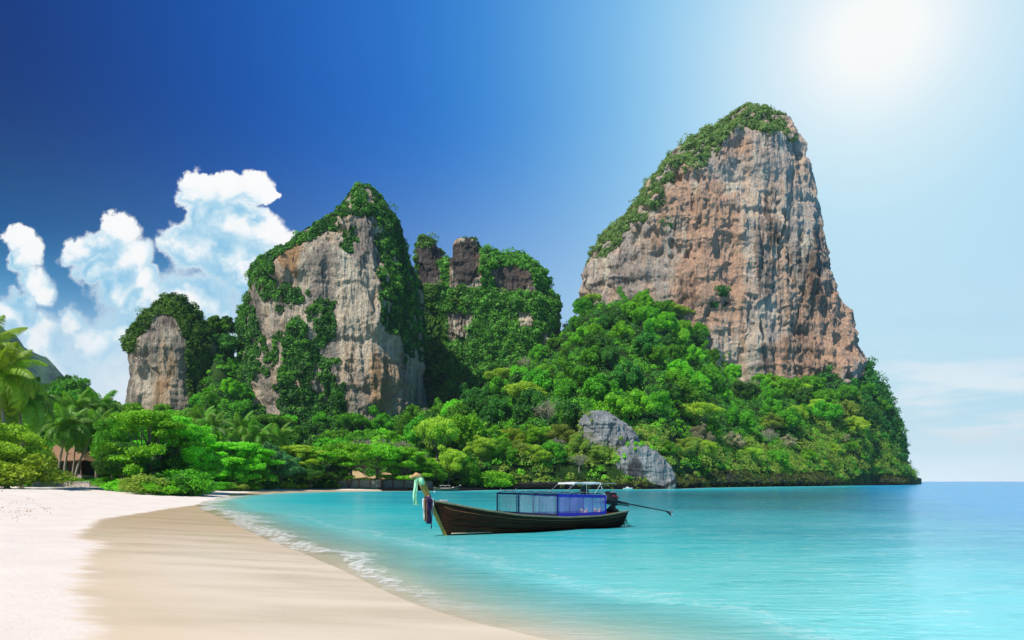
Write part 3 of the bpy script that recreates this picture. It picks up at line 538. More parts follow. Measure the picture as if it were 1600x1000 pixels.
# grey outcrop standing at the water's edge
OUT = []
for nm, sil, Yr, wy, sd, lab in (('u', [(642,925,948),(648,914,962),(660,910,976),(675,912,990),(690,912,1000),(715,912,1010),(740,915,1012),(762,915,1015)], 205, 7, 8, 'tall grey limestone outcrop with pale drip face among bushes by the sea'),
        ('l', [(692,985,1002),(698,975,1018),(706,962,1030),(716,955,1040),(730,950,1050),(748,950,1056),(764,955,1054),(768,955,1054)], 197, 6, 9, 'low rounded grey rock at the waterline with a shrub on its back')):
    V, Q = cliff('rock_outcrop', Yr, sil, wy, M_ROCK_GREY, 420, 300, 1.9, [('pale', 925, 700, 20, 40, 1.2), ('pale', 940, 660, 30, 20, .5), ('dark', 970, 735, 24, 40, 1.8), ('dark', 1020, 764, 80, 8, 2.5)], seed=sd, flute=1.3, expo=2.2, ns=4.2)
    o = [x for x in COL.objects if x.name.startswith('rock_outcrop')][-1]
    OUT.append((V, Q)); o['kind'] = 'thing'; tag(o, lab, 'rock')
# ------------------------------------------------------------ shape helpers
class MB:
    """collects boxes, tubes, prisms into one mesh"""
    def __init__(s): s.v = []; s.f = []
    def add(s, V, Fs): k = len(s.v); s.v += [tuple(p) for p in V]; s.f += [tuple(i+k for i in f) for f in Fs]; return s
    def box(s, c, d, rot=None, taper=1.0):
        hx, hy, hz = d[0]/2, d[1]/2, d[2]/2; V = []
        for z, t in ((-hz, 1), (hz, taper)):
            for x, y in ((-hx, -hy), (hx, -hy), (hx, hy), (-hx, hy)): V.append(Vector((x*t, y*t, z)))
        if rot is not None: V = [rot @ p for p in V]
        return s.add([p+Vector(c) for p in V], [(3,2,1,0),(4,5,6,7),(0,1,5,4),(1,2,6,5),(2,3,7,6),(3,0,4,7)])
    def tube(s, pts, r, n=7, cap=True, flat=None):
        pts = [Vector(p) for p in pts]; rs = r if hasattr(r, '__len__') else [r]*len(pts); V = []; Fs = []
        up = Vector((0, 0, 1)); prev = None
        for i, p in enumerate(pts):
            t = (pts[min(i+1, len(pts)-1)]-pts[max(i-1, 0)]).normalized()
            a = t.cross(up) if prev is None else prev-(prev.dot(t))*t
            if a.length < 1e-3: a = t.cross(Vector((1, 0, 0)))
            a.normalize(); b = t.cross(a); prev = a
            for k in range(n):
                an = 2*pi*k/n; V.append(p+(a*cos(an)+b*sin(an)*(flat or 1))*rs[i])
        for i in range(len(pts)-1):
            for k in range(n): k2 = (k+1) % n; Fs.append((i*n+k, i*n+k2, (i+1)*n+k2, (i+1)*n+k))
        if cap: Fs.append(tuple(range(n-1, -1, -1))); Fs.append(tuple((len(pts)-1)*n+k for k in range(n)))
        return s.add(V, Fs)
    def sheet(s, rows, thick=None):
        n = len(rows[0]); V = [p for r in rows for p in r]; Fs = [(i*n+j, i*n+j+1, (i+1)*n+j+1, (i+1)*n+j) for i in range(len(rows)-1) for j in range(n-1)]
        return s.add(V, Fs)
    def ball(s, c, r, nu=10, nv=6, jit=0.0, rg=None):
        V = []; Fs = []
        for j in range(nv+1):
            ph = pi*j/nv
            for i in range(nu):
                th = 2*pi*i/nu; q = 1+(rg.uniform(-jit, jit) if rg else 0); V.append((c[0]+r[0]*q*sin(ph)*cos(th), c[1]+r[1]*q*sin(ph)*sin(th), c[2]+r[2]*q*cos(ph)))
        for j in range(nv):
            for i in range(nu): i2 = (i+1) % nu; Fs.append((j*nu+i, (j+1)*nu+i, (j+1)*nu+i2, j*nu+i2))
        return s.add(V, Fs)
    def mesh(s, name, mat, smooth=False, bevel=0):
        me = bpy.data.meshes.new(name); me.from_pydata(s.v, [], s.f)
        if mat: me.materials.append(mat)
        if smooth:
            for p in me.polygons: p.use_smooth = True
        me.update(); return me
    def build(s, name, mat, parent=None, smooth=False, bevel=0, solid=0, **k):
        o = link(name, s.mesh(name, mat, smooth), parent, **k)
        if solid: md = o.modifiers.new('solid', 'SOLIDIFY'); md.thickness = solid
        if bevel: md = o.modifiers.new('bevel', 'BEVEL'); md.width = bevel; md.segments = 2
        return o
def empty(name, loc, rz=0, label=None, cat=None, group=None, sc=1.0, tilt=(0, 0)):
    o = bpy.data.objects.new(name, None); COL.objects.link(o); o.location = loc; o.rotation_euler = (tilt[0], tilt[1], rz); o.scale = (sc, sc, sc) if not hasattr(sc, '__len__') else sc
    return tag(o, label, cat, group)
M_BARK = pmat('grey_bark', (0.16, 0.135, 0.11), 0.9, bump=0.05, noise_scale=3, stretch=(1, 1, 0.3))
M_BARKP = pmat('palm_bark', (0.36, 0.31, 0.25), 0.9, bump=0.03, noise_scale=5, stretch=(1, 1, 3))
M_TWIG = pmat('bare_twigs', (0.34, 0.31, 0.27), 0.9)
M_THATCH = pmat('thatch', (0.30, 0.17, 0.10), 0.95, bump=0.06, noise_scale=7, stretch=(1, 1, 0.25), noise_amt=0.45)
M_THATCH2 = pmat('dry_straw_thatch', (0.48, 0.35, 0.18), 0.95, bump=0.06, noise_scale=7, noise_amt=0.4)

# ------------------------------------------------------------ tree kinds: trunk mesh + crown mesh
def limb(mb, a, b, r0, r1, rg, bend=0.12):
    a, b = Vector(a), Vector(b); L = (b-a).length; m1 = a.lerp(b, 0.4)+Vector(rg.normal(size=3))*L*bend*0.6+Vector((0, 0, -L*0.05)); m2 = a.lerp(b, 0.75)+Vector(rg.normal(size=3))*L*bend*0.5
    mb.tube([a, m1, m2, b], [r0, r0*0.75+r1*0.25, r0*0.35+r1*0.65, r1], 6)
def tree_kind(seed, H, blobs, leaf, dens, trunk_r=0.22, up=0.5, asp=0.5, fork=0.35, twigs=0, flat=1.0, fill=0.5, layered=False):
    rg = np.random.default_rng(seed); T = MB(); fz = H*fork; top = Vector((rg.normal()*0.3, rg.normal()*0.3, fz))
    T.tube([(0, 0, -1.2), (0, 0, 0), top*0.5+Vector((0.15, 0, 0)), top], [trunk_r*1.35, trunk_r*1.2, trunk_r, trunk_r*0.85], 8)
    C = []; N = []; S = []; tn = []
    for (x, y, z, rx, rz) in blobs:
        limb(T, top, (x*0.9, y*0.9, z-rz*0.2), trunk_r*0.5, trunk_r*0.12, rg)
        n = int(dens*rx*rx*(1 if not layered else 0.8)); d = rg.normal(size=(n, 3)); d[:, 2] += up; d /= np.linalg.norm(d, axis=1)[:, None]
        lump = 1+0.42*perlin(d*2.4+np.array([x, y, z])*3.7); rad = (fill+(1-fill)*rg.random(n)**0.5)*lump
        C.append(np.array([x, y, z])+d*rad[:, None]*np.array([rx, rx, rz])); nn = d*np.array([1, 1, 1.2]);
        if layered: nn = np.stack([d[:, 0]*0.6, d[:, 1]*0.6, np.ones(n)], 1)
        N.append(nn); S.append(leaf*(0.55+0.9*rg.random(n))); b = rg.random()
        tn.append(np.clip(b*0.5+rg.random(n)*0.5, 0, 1))
        for k in range(twigs):
            q = rg.normal(size=3); q[2] = abs(q[2])+0.2; q /= np.linalg.norm(q); e = Vector((x+q[0]*rx, y+q[1]*rx, z+q[2]*rz)); s0 = Vector((x*0.9, y*0.9, z-rz*0.2))
            limb(T, s0, e, trunk_r*0.14, 0.02, rg, 0.2)
            for j in range(3):
                mid = s0.lerp(e, 0.45+0.2*j); q2 = rg.normal(size=3)*0.35*rx; T.tube([mid, mid+Vector((q2[0], q2[1], abs(q2[2])+0.2))], [0.035, 0.012], 4)
    Cc = np.vstack(C); V, Q = leaves(Cc, np.vstack(N), np.concatenate(S), 0.75 if not layered else 0.6, rg, asp)
    return T.mesh('trunk', None, True), mesh_np('crown', V, Q, (), False, None, {'tone': np.concatenate(tn)})
def dome_blobs(seed, R, H, n, rmin, rmax, squash=0.8, zc=0.62):
    rg = np.random.default_rng(seed); out = []
    for i in range(n):
        a = 2*pi*(i*0.618)+rg.normal()*0.45; e = math.acos(1-(i+0.5)/n*1.15)+rg.normal()*0.12; r = rg.uniform(rmin*0.75, rmax); q_ = rg.uniform(0.8, 1.12)
        out.append((sin(e)*cos(a)*(R-r*0.6)*q_, sin(e)*sin(a)*(R-r*0.6)*q_, H*zc+cos(e)*(H*(1-zc)-r*squash*0.7)*q_, r, r*squash))
    out.append((0, 0, H*zc, R*0.55, R*0.45)); return out
KIND = {}
for i in range(4):
    KIND['dome%d' % i] = tree_kind(100+i, 12, dome_blobs(100+i, 5.4, 12, [15, 19, 13, 22][i], 1.2, [2.3, 2.0, 2.5, 1.8][i], 1.0, 0.5), 0.72, 150, 0.26)
for i in range(2):
    KIND['tall%d' % i] = tree_kind(120+i, 15, [(np.random.default_rng(120+i*9+j).normal()*1.3, np.random.default_rng(130+i*9+j).normal()*1.3, 3.2+j*1.15, 1.9-0.07*j, 1.7) for j in range(10)], 0.55, 190, 0.22, fork=0.5)
    lay = []
    rgL = np.random.default_rng(150+i)
    for j in range(44):
        z = 2.2+6.4*(j/44.0)+rgL.normal()*0.25; Rr = 5.4*sqrt(max(0.05, 1-((z-4.4)/5.6)**2)); a = rgL.uniform(0, 2*pi); q = rgL.uniform(0.35, 1.0)*Rr
        lay.append((cos(a)*q, sin(a)*q, z, rgL.uniform(0.8, 1.8), rgL.uniform(0.35, 0.75)))
    lay.append((0, 0, 8.8, 2.6, 0.5))
    KIND['layer%d' % i] = tree_kind(160+i, 9, lay, 0.36, 330, 0.24, up=0.2, fork=0.25, layered=True, fill=0.3)
    KIND['near%d' % i] = tree_kind(180+i, 9, dome_blobs(180+i, 4.6, 9, 26, 0.9, 1.7, 0.7, 0.5), 0.30, 420, 0.2)
    KIND['bare%d' % i] = tree_kind(200+i, 9, dome_blobs(200+i, 4.6, 9, 14, 1.2, 1.9, 0.7, 0.6), 0.24, 34, 0.2, twigs=5, fill=0.2)
    KIND['bush%d' % i] = tree_kind(220+i, 3.0, dome_blobs(220+i, 2.4, 3.0, 14, 0.7, 1.1, 0.8, 0.35), 0.26, 420, 0.08, fork=0.2)
    KIND['spread%d' % i] = tree_kind(240+i, 10, dome_blobs(240+i, 6.5, 10, 18, 1.5, 2.4, 0.5, 0.72), 0.45, 210, 0.3, fork=0.4)
def plant(kind, X, Y, sc, mat, label, group=None, name='tree', cat='tree', z=None, rz=None, bark=None, rg=random, sz=None, sink=0.0):
    if z is None: z = float(hill_z(np.array([X]), np.array([Y]))[0])
    root = empty(name, (X, Y, z-sink), rg.uniform(0, 6.28) if rz is None else rz, label, cat, group, (sc, sc, (sz or sc)))
    T, C = KIND[kind]
    if kind.startswith('bush'): parts = (('stem', T, bark or M_BARK), ('foliage', C, mat))
    else: parts = (('trunk', T, bark or M_BARK), ('crown', C, mat))
    for nm, me, mt in parts:
        o = bpy.data.objects.new(nm, me); COL.objects.link(o); o.parent = root
        if not me.materials: me.materials.append(mt)
        o.material_slots[0].link = 'OBJECT'; o.material_slots[0].material = mt
    return root

# ------------------------------------------------------------ palms
def frond_mesh(seed, L=4.2, droop=1.0, nl=52, w=0.042, ll=1.2):
    rg = np.random.default_rng(seed); V = []; Fs = []; pts = []
    n = 18; ang = 0.0; p = np.array([0., 0., 0.]); a = 0.75
    for i in range(n): pts.append(p.copy()); p = p+np.array([cos(a), 0, sin(a)])*L/n; a -= droop*(0.055+0.11*(i/n))*1.25
    pts.append(p); pts = np.array(pts); mb = MB(); mb.tube([tuple(q) for q in pts], list(np.linspace(0.045, 0.008, len(pts))), 4)
    for k in range(nl):
        t = 0.10+0.9*k/(nl-1); i = min(int(t*n), n-1); q = pts[i]+(pts[i+1]-pts[i])*(t*n-i); tn = pts[i+1]-pts[i]; tn /= np.linalg.norm(tn); l = ll*(sin(pi*min(1, t*0.93+0.08))**0.6)*(1-0.45*t)+0.15
        up = np.cross(tn, [0, 1, 0]); up = -up if up[2] < 0 else up
        for sd in (-1, 1):
            d = np.array([0, sd, 0])*0.82+tn*0.5-up*0.18+rg.normal(size=3)*0.06; d /= np.linalg.norm(d); e1 = q+d*l*0.55+np.array([0, 0, -0.10*l]); e2 = q+d*l*0.85+np.array([0, 0, -0.52*l]); wv = np.cross(d, up); wv = tn*w
            mb.add([q-wv*0.5, q+wv*0.5, e1+wv, e1-wv, e2+wv*0.25, e2-wv*0.25], [(0, 1, 2, 3), (3, 2, 4, 5)])
    return mb.mesh('frond', None)
FROND = [frond_mesh(1, 4.3, 0.75), frond_mesh(2, 4.4, 1.0), frond_mesh(3, 4.2, 1.35), frond_mesh(4, 3.9, 0.45)]
for f in FROND:
    a = f.attributes.new('tone', 'FLOAT', 'FACE'); a.data.foreach_set('value', np.random.default_rng(5).random(len(f.polygons)).astype(np.float32))
L_PALM = leaf_mat('palm_fronds', (0.07, 0.22, 0.015), (0.26, 0.55, 0.06), 0.4, 0.8)
L_PALMY = leaf_mat('yellowing_palm_fronds', (0.12, 0.32, 0.015), (0.48, 0.68, 0.04), 0.4, 0.8)
M_COCO = pmat('coconut', (0.22, 0.20, 0.04), 0.5)
def palm(px, ybase, ycrown, Y, lean, sc, label, nf=22, mat=None, group='palms along the beach', coco=True, zb=None, name='palm_tree'):
    """px = where its foot shows, lean = sideways shift of the crown in metres"""
    top = at(px, ycrown, Y); b = at(px, ybase, Y); z0 = b.z; H = top.z-z0
    sc *= 1.22; root = empty(name, (b.x, Y, z0), 0, label, 'palm tree', group); mb = MB(); rg = np.random.default_rng(abs(int(px*7+Y))+1)
    pts = [(lean*(t**1.6), 0.2*sin(3*t), -0.8 if t == 0 else H*t) for t in np.linspace(0, 1, 12)]
    mb.tube(pts, [0.22*sc]+list(np.linspace(0.16, 0.10, 11)*sc), 9); mb.build('trunk', M_BARKP, root, True)
    for i in range(nf):
        e = i/nf; fm = FROND[3 if e < 0.2 else 0 if e < 0.45 else 1 if e < 0.75 else 2]; o = bpy.data.objects.new('frond', fm); COL.objects.link(o); o.parent = root
        if not fm.materials: fm.materials.append(L_PALM)
        o.material_slots[0].link = 'OBJECT'; o.material_slots[0].material = mat or L_PALM
        o.location = (pts[-1][0], pts[-1][1], H); tilt = -(0.85-1.55*e)+rg.normal()*0.08
        o.rotation_euler = (rg.normal()*0.12, tilt+0.25, i*2.4+rg.normal()*0.15); s = sc*rg.uniform(0.88, 1.08); o.scale = (s, s, s)
    if coco:
        for i in range(5): MB().ball((pts[-1][0]+0.22*sc*cos(i*1.3), 0.22*sc*sin(i*1.3), H-0.28*sc), (0.13*sc,)*2+(0.16*sc,), 8, 6).build('coconut', M_COCO, root, True)
    return root
# ------------------------------------------------------------ hand-placed trees and plants
random.seed(3)
def gx(px, Y): return (px-800)/F*Y
def bz(X, Y): P = np.array([[X, Y]]); return float(beach_z(shore_s(P), P)[0])
def ptree(kind, px, Y, h, H0, mat, label, **k):
    """kind of native height H0 scaled to h metres"""
    X = gx(px, Y); sc = h/H0; w = k.pop('w', 1.0)
    k.setdefault('z', max(float(hill_z(np.array([X]), np.array([Y]))[0]), bz(X, Y)-0.1))
    r = plant(kind, X, Y, sc, mat, label, **k); r.scale = (sc*w, sc*w, sc); return r
G_FR = 'trees fronting the beach'
# near bushes and trees at the left edge
ptree('near0', -14, 86, 9.0, 9, L_YELLOW, 'yellow-leaved tree overhanging the dark thatched roof by the beach', w=1.25)
ptree('near1', 30, 106, 8.6, 9, L_YELLOW, 'yellowing leafy tree between the big palm and the bungalow roof', w=1.1)
ptree('near1', 2, 112, 9.5, 9, L_BRIGHT, 'bright green tree behind the yellow bush beside the first bungalow')
ptree('bush0', 16, 85, 4.6, 3, L_YELLOW, 'large olive and yellow bush spilling onto the sand', name='bush', cat='bush', w=1.5)
ptree('bush1', -22, 83, 4.6, 3, L_YELLOW, 'yellow-green bush on the sand at the edge of the frame', name='bush', cat='bush', w=1.4)
for i, (px, Y, h, mt, lb) in enumerate([(62,121,1.7,L_MID,'small green hedge shrub above the stone wall below the green curtain'), (88,122,1.9,L_DARK,'dark shrub on the wall between the two palm trunks'), (118,122,1.5,L_BRIGHT,'low bright shrub on the wall by the leaning palm foot'),
        (150,119,1.5,L_MID,'low green shrub near the end of the stone wall'), (36,123,1.6,L_DARK,'dark shrub beside the bungalow step')]):
    ptree('bush%d' % (i % 2), px, Y, h, 3, mt, lb, name='bush', cat='bush', w=1.9)
# the big layered trees spilling over the beach
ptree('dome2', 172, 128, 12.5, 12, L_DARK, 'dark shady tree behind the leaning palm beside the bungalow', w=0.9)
ptree('near0', 196, 116, 12.5, 9, L_MID, 'tall mid green tree rising behind the layered sea almond', w=0.8)
ptree('layer0', 232, 100, 11.0, 9, L_BRIGHT, 'bright layered sea almond tree spreading over the end of the stone wall', w=0.95)
ptree('layer1', 268, 104, 10.4, 9, L_BRIGHT, 'bright layered tree second from the wall, tallest over the sand', w=1.0)
ptree('layer0', 300, 108, 8.4, 9, L_BRIGHT, 'bright layered tree sloping down to the open sand', w=0.9, rz=2.0)
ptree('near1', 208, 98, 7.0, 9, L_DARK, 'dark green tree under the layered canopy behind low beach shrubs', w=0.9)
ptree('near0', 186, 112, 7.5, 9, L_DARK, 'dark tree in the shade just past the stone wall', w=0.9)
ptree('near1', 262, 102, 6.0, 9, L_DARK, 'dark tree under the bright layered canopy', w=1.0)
ptree('near0', 318, 112, 6.5, 9, L_MID, 'mid green tree at the outer edge of the layered trees', w=0.9)
for i, (px, Y, h, mt, lb, w) in enumerate([(196,94,1.7,L_BRIGHT,'low spreading bright shrub on the sand past the stone wall',2.0), (226,90,2.6,L_OLIVE,'rounded yellow-green shrub on the sand under the layered trees',1.6), (250,90,2.0,L_BRIGHT,'low bright green shrub creeping onto the open sand',1.7),
        (282,92,3.2,L_DARK,'dark round bush on the sand beside the shadowed gap',1.0), (303,93,3.4,L_MID,'round green bush farthest out on the sand',1.05), (312,97,2.6,L_DARK,'dark bush tucked behind the round green bush',1.1), (165,112,1.6,L_MID,'small shrub on the sand where the wall ends',1.6)]):
    ptree('bush%d' % (i % 2), px, Y, h, 3, mt, lb, name='bush', cat='bush', w=w, z=bz(gx(px, Y), Y)-0.1)
row = [('layer1',345,133,9.0,9,L_BRIGHT,'bright flat-topped tree at the head of the open sand',1.25),('layer0',380,138,9.2,9,L_BRIGHT,'bright green layered tree above the low hedge',1.25),('dome1',418,146,9.5,12,L_AQUA,'blue-green rounded tree between the layered beach trees',0.9),
    ('near0',440,148,8.0,9,L_AQUA,'blue-green leafy tree reaching down to the sand',1.1),('layer1',468,155,9.4,9,L_YELLOW,'yellow-topped umbrella tree in the beach row',1.2),('layer0',505,158,9.2,9,L_BRIGHT,'bright umbrella tree beside the yellow-topped one',1.3),
    ('spread0',548,160,10.5,10,L_BRIGHT,'broad bright umbrella tree above the straw roof',1.05),('spread1',590,162,10.8,10,L_BRIGHT,'broad green umbrella tree shading the pale beach wall',1.1),('layer1',632,163,9.8,9,L_BRIGHT,'bright layered tree at the far end of the pale wall',1.15),
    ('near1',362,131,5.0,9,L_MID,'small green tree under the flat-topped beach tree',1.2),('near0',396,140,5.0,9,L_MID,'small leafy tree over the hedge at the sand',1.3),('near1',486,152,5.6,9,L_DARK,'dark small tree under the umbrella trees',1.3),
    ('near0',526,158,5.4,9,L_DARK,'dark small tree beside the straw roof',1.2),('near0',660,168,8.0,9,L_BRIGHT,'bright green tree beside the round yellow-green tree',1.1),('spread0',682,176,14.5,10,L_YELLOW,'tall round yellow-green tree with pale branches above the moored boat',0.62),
    ('near0',700,171,10.5,9,L_YELLOW,'yellow-green tree drooping beside the tall round one',1.0),('near1',672,166,6.5,9,L_MID,'mid green tree behind the small moored boat',1.2),('near1',722,172,8.5,9,L_MID,'mid green tree at the water past the small boat',1.0)]
for k, px, Y, h, H0, mt, lb, w in row: ptree(k, px, Y, h, H0, mt, lb, w=w)
for i, (px, Y, h, mt, lb) in enumerate([(345,127,1.6,L_MID,'clipped low hedge bush at the head of the sand'),(368,130,1.7,L_OLIVE,'low olive hedge bush in the middle of the hedge'),(392,134,1.7,L_MID,'low green hedge bush nearest the bare shaded bank'),(420,142,1.8,L_DARK,'dark low bush under the blue-green tree'),
        (448,148,1.5,L_YELLOW,'low yellow-green shrub on the shaded bank'),(475,152,1.4,L_YELLOW,'low yellow shrub under the yellow-topped umbrella tree'),(500,155,1.6,L_DARK,'dark low shrub before the pale wall starts'),(520,157,1.5,L_DARK,'dark shrub at the near end of the pale wall'),(740,176,4.0,L_MID,'green bush overhanging the water past the small boat'),(765,181,4.5,L_BRIGHT,'bright bush overhanging the dark rock edge')]):
    ptree('bush%d' % (i % 2), px, Y, h, 3, mt, lb, name='bush', cat='bush', w=2.0)
ptree('bare0', 568, 176, 12.0, 9, L_PALE, 'grey leafless round tree above the umbrella trees', w=1.0, bark=M_TWIG, name='bare_tree')
ptree('bare1', 596, 180, 11.0, 9, L_PALE, 'smaller grey leafless tree beside the round one', w=0.9, bark=M_TWIG, name='bare_tree')
ptree('bare0', 626, 182, 11.0, 9, L_PALE, 'grey twiggy tree just above the bright umbrella canopy', w=0.9, bark=M_TWIG, name='bare_tree')
for i, (k, px, Y, h, H0, mt, lb, w) in enumerate([('near0',752,188,8.5,9,L_YELLOW,'yellow-green tree on the bank past the round overhanging bush',1.1),('near1',785,190,7.5,9,L_MID,'green tree low on the bank behind the canopy of the big boat',1.1),('near0',812,192,7.5,9,L_OLIVE,'olive tree on the bank above the blue netting',1.1),
        ('near1',838,191,7,9,L_YELLOW,'yellow-green tree at the water above the boat awning',1.2),('near0',862,194,7.5,9,L_MID,'green tree on the bank before the grey outcrop',1.1),('near1',798,205,9,9,L_YELLOW,'yellowish tree one row up the bank above the boat canopy',1.1),('near0',836,206,9,9,L_BRIGHT,'bright tree one row up the bank above the awning',1.1),
        ('near1',880,205,8.5,9,L_OLIVE,'olive tree one row up beside the grey outcrop',1.1),('near0',770,200,9,9,L_BRIGHT,'bright green tree one row up from the overhanging bushes',1.0),('near1',1075,232,9,9,L_OLIVE,'olive tree just seaward of the low grey rock',1.1),('near0',1100,246,9,9,L_YELLOW,'yellow-green tree at the waterline seaward of the low grey rock',1.1)]):
    ptree(k, px, Y, h, H0, mt, lb, w=w, sink=1.5)
# palms
palm(10, 757, 592, 90, -1.2, 1.35, 'largest palm with yellowing hanging fronds cut off by the picture edge', 32, L_PALMY)
palm(34, 757, 632, 95, -0.4, 1.15, 'short full palm between the edge palm and the bungalow', 26)
palm(-34, 757, 556, 92, 0.3, 1.4, 'tall palm at the very edge behind the yellowing one', 24, L_PALMY)
palm(90, 745, 668, 118, 1.7, 1.10, 'coconut palm with slanting trunk in front of the bungalow door', 24)
palm(118, 745, 670, 122, 4.0, 1.10, 'leaning coconut palm at the end of the bungalow', 24)
palm(113, 745, 690, 121, 0.6, 0.7, 'short thin palm between the two coconut palms', 14, coco=False)
palm(100, 745, 640, 128, 2.2, 1.15, 'taller palm behind the bungalow', 22)
palm(150, 745, 640, 132, 0.6, 1.1, 'palm rising behind the leaning coconut palm', 22)
palm(334, 722, 668, 140, -0.3, 0.95, 'far palm with a thin pale trunk above the sand head', 20, group='palms among the far trees', coco=False)
palm(322, 722, 655, 146, -0.8, 0.9, 'far palm beside the thin pale trunk', 20, group='palms among the far trees', coco=False)
palm(374, 715, 668, 150, 0.4, 0.95, 'small far palm over the flat-topped tree', 18, group='palms among the far trees', coco=False)
palm(400, 720, 686, 150, 0.6, 1.05, 'pale-fronded palm standing up from the bright beach canopy', 18, group='palms among the far trees', coco=False)
palm(434, 720, 684, 156, 0.0, 1.05, 'far palm above the blue-green tree', 18, group='palms among the far trees', coco=False)

# ------------------------------------------------------------ woodland on the slopes, tree by tree
LAND_MARKS = [('the bungalow', 95, 715), ('the small brown cliff', 250, 620), ('the straw-roofed hut', 590, 700), ('the ivy-hung tan cliff', 470, 640), ('the tan cliff face', 590, 640), ('the small moored boat', 700, 720),
    ('the grey outcrop', 950, 690), ('the low grey rock', 1020, 715), ('the saddle between the cliffs', 885, 510), ('the wooded ridge', 760, 600), ('the pink cliff shoulder', 1000, 480), ('the foot of the pink cliff', 1180, 600),
    ('the orange end of the pink cliff', 1290, 620), ('the headland tip', 1390, 700), ('the long dark shore rock', 1200, 735)]
def lab_for(px, py, colour, shape):
    d = [((px-a)**2+(2.0*(py-b))**2, n, a, b) for n, a, b in LAND_MARKS]; _, n, a, b = min(d)
    rel = 'far above' if py < b-45 else 'above' if py < b-15 else 'below' if py > b+22 else 'level with'
    side = 'inland' if px < a-22 else 'seaward' if px > a+22 else 'straight'
    if side == 'straight': return '%s %s tree %s %s' % (colour, shape, {'level with': 'beside'}.get(rel, rel), n)
    return '%s %s tree %s %s%s' % (colour, shape, side, 'of ' if rel == 'level with' else 'of and %s ' % rel, n)
def forest():
    rg = np.random.default_rng(42); pts = []; tries = 0
    while tries < 30000 and len(pts) < 268:
        tries += 1; px = rg.uniform(-30, 1412); Ys, Yf, zf = [float(v) for v in tab(px)]; t = rg.random()**1.1
        Y = Ys+6+(Yf-Ys-4)*t
        if px < 330 and Y < Ys+18: continue
        if 330 <= px < 720 and Y < Ys+16: continue
        X = gx(px, Y); z = float(hill_z(np.array([X]), np.array([Y]))[0])
        if 900 < px < 1062 and Y < 212: continue
        py = HZ-F*(z-EYE)/Y; h = 10.5; sx = 15.5*(300/Y)**0.9; sy = 8.5*(300/Y)**0.5
        if any(((px-a)/sx)**2+((py-b)/sy)**2 < 1 for a, b, *_ in pts if abs(px-a) < sx): continue
        pts.append((px, py, X, Y, z))
    pts.sort(key=lambda p: -p[3]); seen = {}
    for px, py, X, Y, z in pts:
        u = rg.random(); low = py > 690 and px > 740; yel = fbm(np.array([[px/55.0, py/40.0, 3.3]]), 2)[0]
        right = px > 1160
        if u < 0.05 and px > 640: k, mt, cl, sh, H0 = 'bare%d' % rg.integers(2), L_PALE, 'pale dry', 'twiggy', 9
        elif (right and py > 640 and u < 0.55) or (low and u < 0.42): k = ['dome1', 'dome3', 'near0', 'near1'][rg.integers(4)]; H0 = 9 if k[0] == 'n' else 12; mt, cl, sh = [(L_OLIVE, 'olive'), (L_YELLOW, 'yellow-green'), (L_PALE, 'straw coloured'), (L_OLIVE, 'dusty olive')][rg.integers(4)]+('rounded',)
        elif yel > 0.25 and u < 0.75: k, mt, cl, sh, H0 = 'dome%d' % rg.integers(4), L_BRIGHT, 'bright green', 'broad', 12
        elif u < 0.20: k, mt, cl, sh, H0 = 'tall%d' % rg.integers(2), L_MID, 'mid green', 'tall vine-draped', 15
        elif u < 0.45: k, mt, cl, sh, H0 = 'dome%d' % rg.integers(4), L_DARK, 'dark green', 'dense', 12
        elif u < 0.62: k, mt, cl, sh, H0 = 'dome%d' % rg.integers(4), L_BRIGHT, 'bright green', 'domed', 12
        elif u < 0.68: k, mt, cl, sh, H0 = 'spread%d' % rg.integers(2), L_YELLOW if px > 700 else L_MID, 'pale green', 'wide-topped', 10
        else: k, mt, cl, sh, H0 = 'dome%d' % rg.integers(4), L_MID, 'mid green', 'bushy', 12
        if px > 1340: mt, cl = (L_DARK, 'dark green') if rg.random() < 0.6 else (mt, cl)
        h = rg.uniform(8.5, 14.0)*(0.75 if k[:4] in ('near', 'bare') else 1)
        if right: h *= 1.12
        if k.startswith('tall'): h *= 1.25
        if low and Y < Ys_of(px)+22: h *= 0.62
        lb = lab_for(px, py-12, cl, sh); sc = h/H0; w = rg.uniform(0.8, 1.15)*(1.1 if H0 == 12 else 1)
        r = plant(k, X, Y, sc, mt, lb, 'woodland trees: '+lb, z=z, sink=2.2*sc, rg=random, name='bare_tree' if k[:4] == 'bare' else 'tree'); r.scale = (sc*w, sc*w, sc)
        if k[:4] == 'bare':
            for c in r.children:
                if c.name.startswith('trunk'): c.material_slots[0].material = M_TWIG
        seen[lb] = seen.get(lb, 0)+1
    return pts
def Ys_of(px): return float(tab(px)[0])
forest()
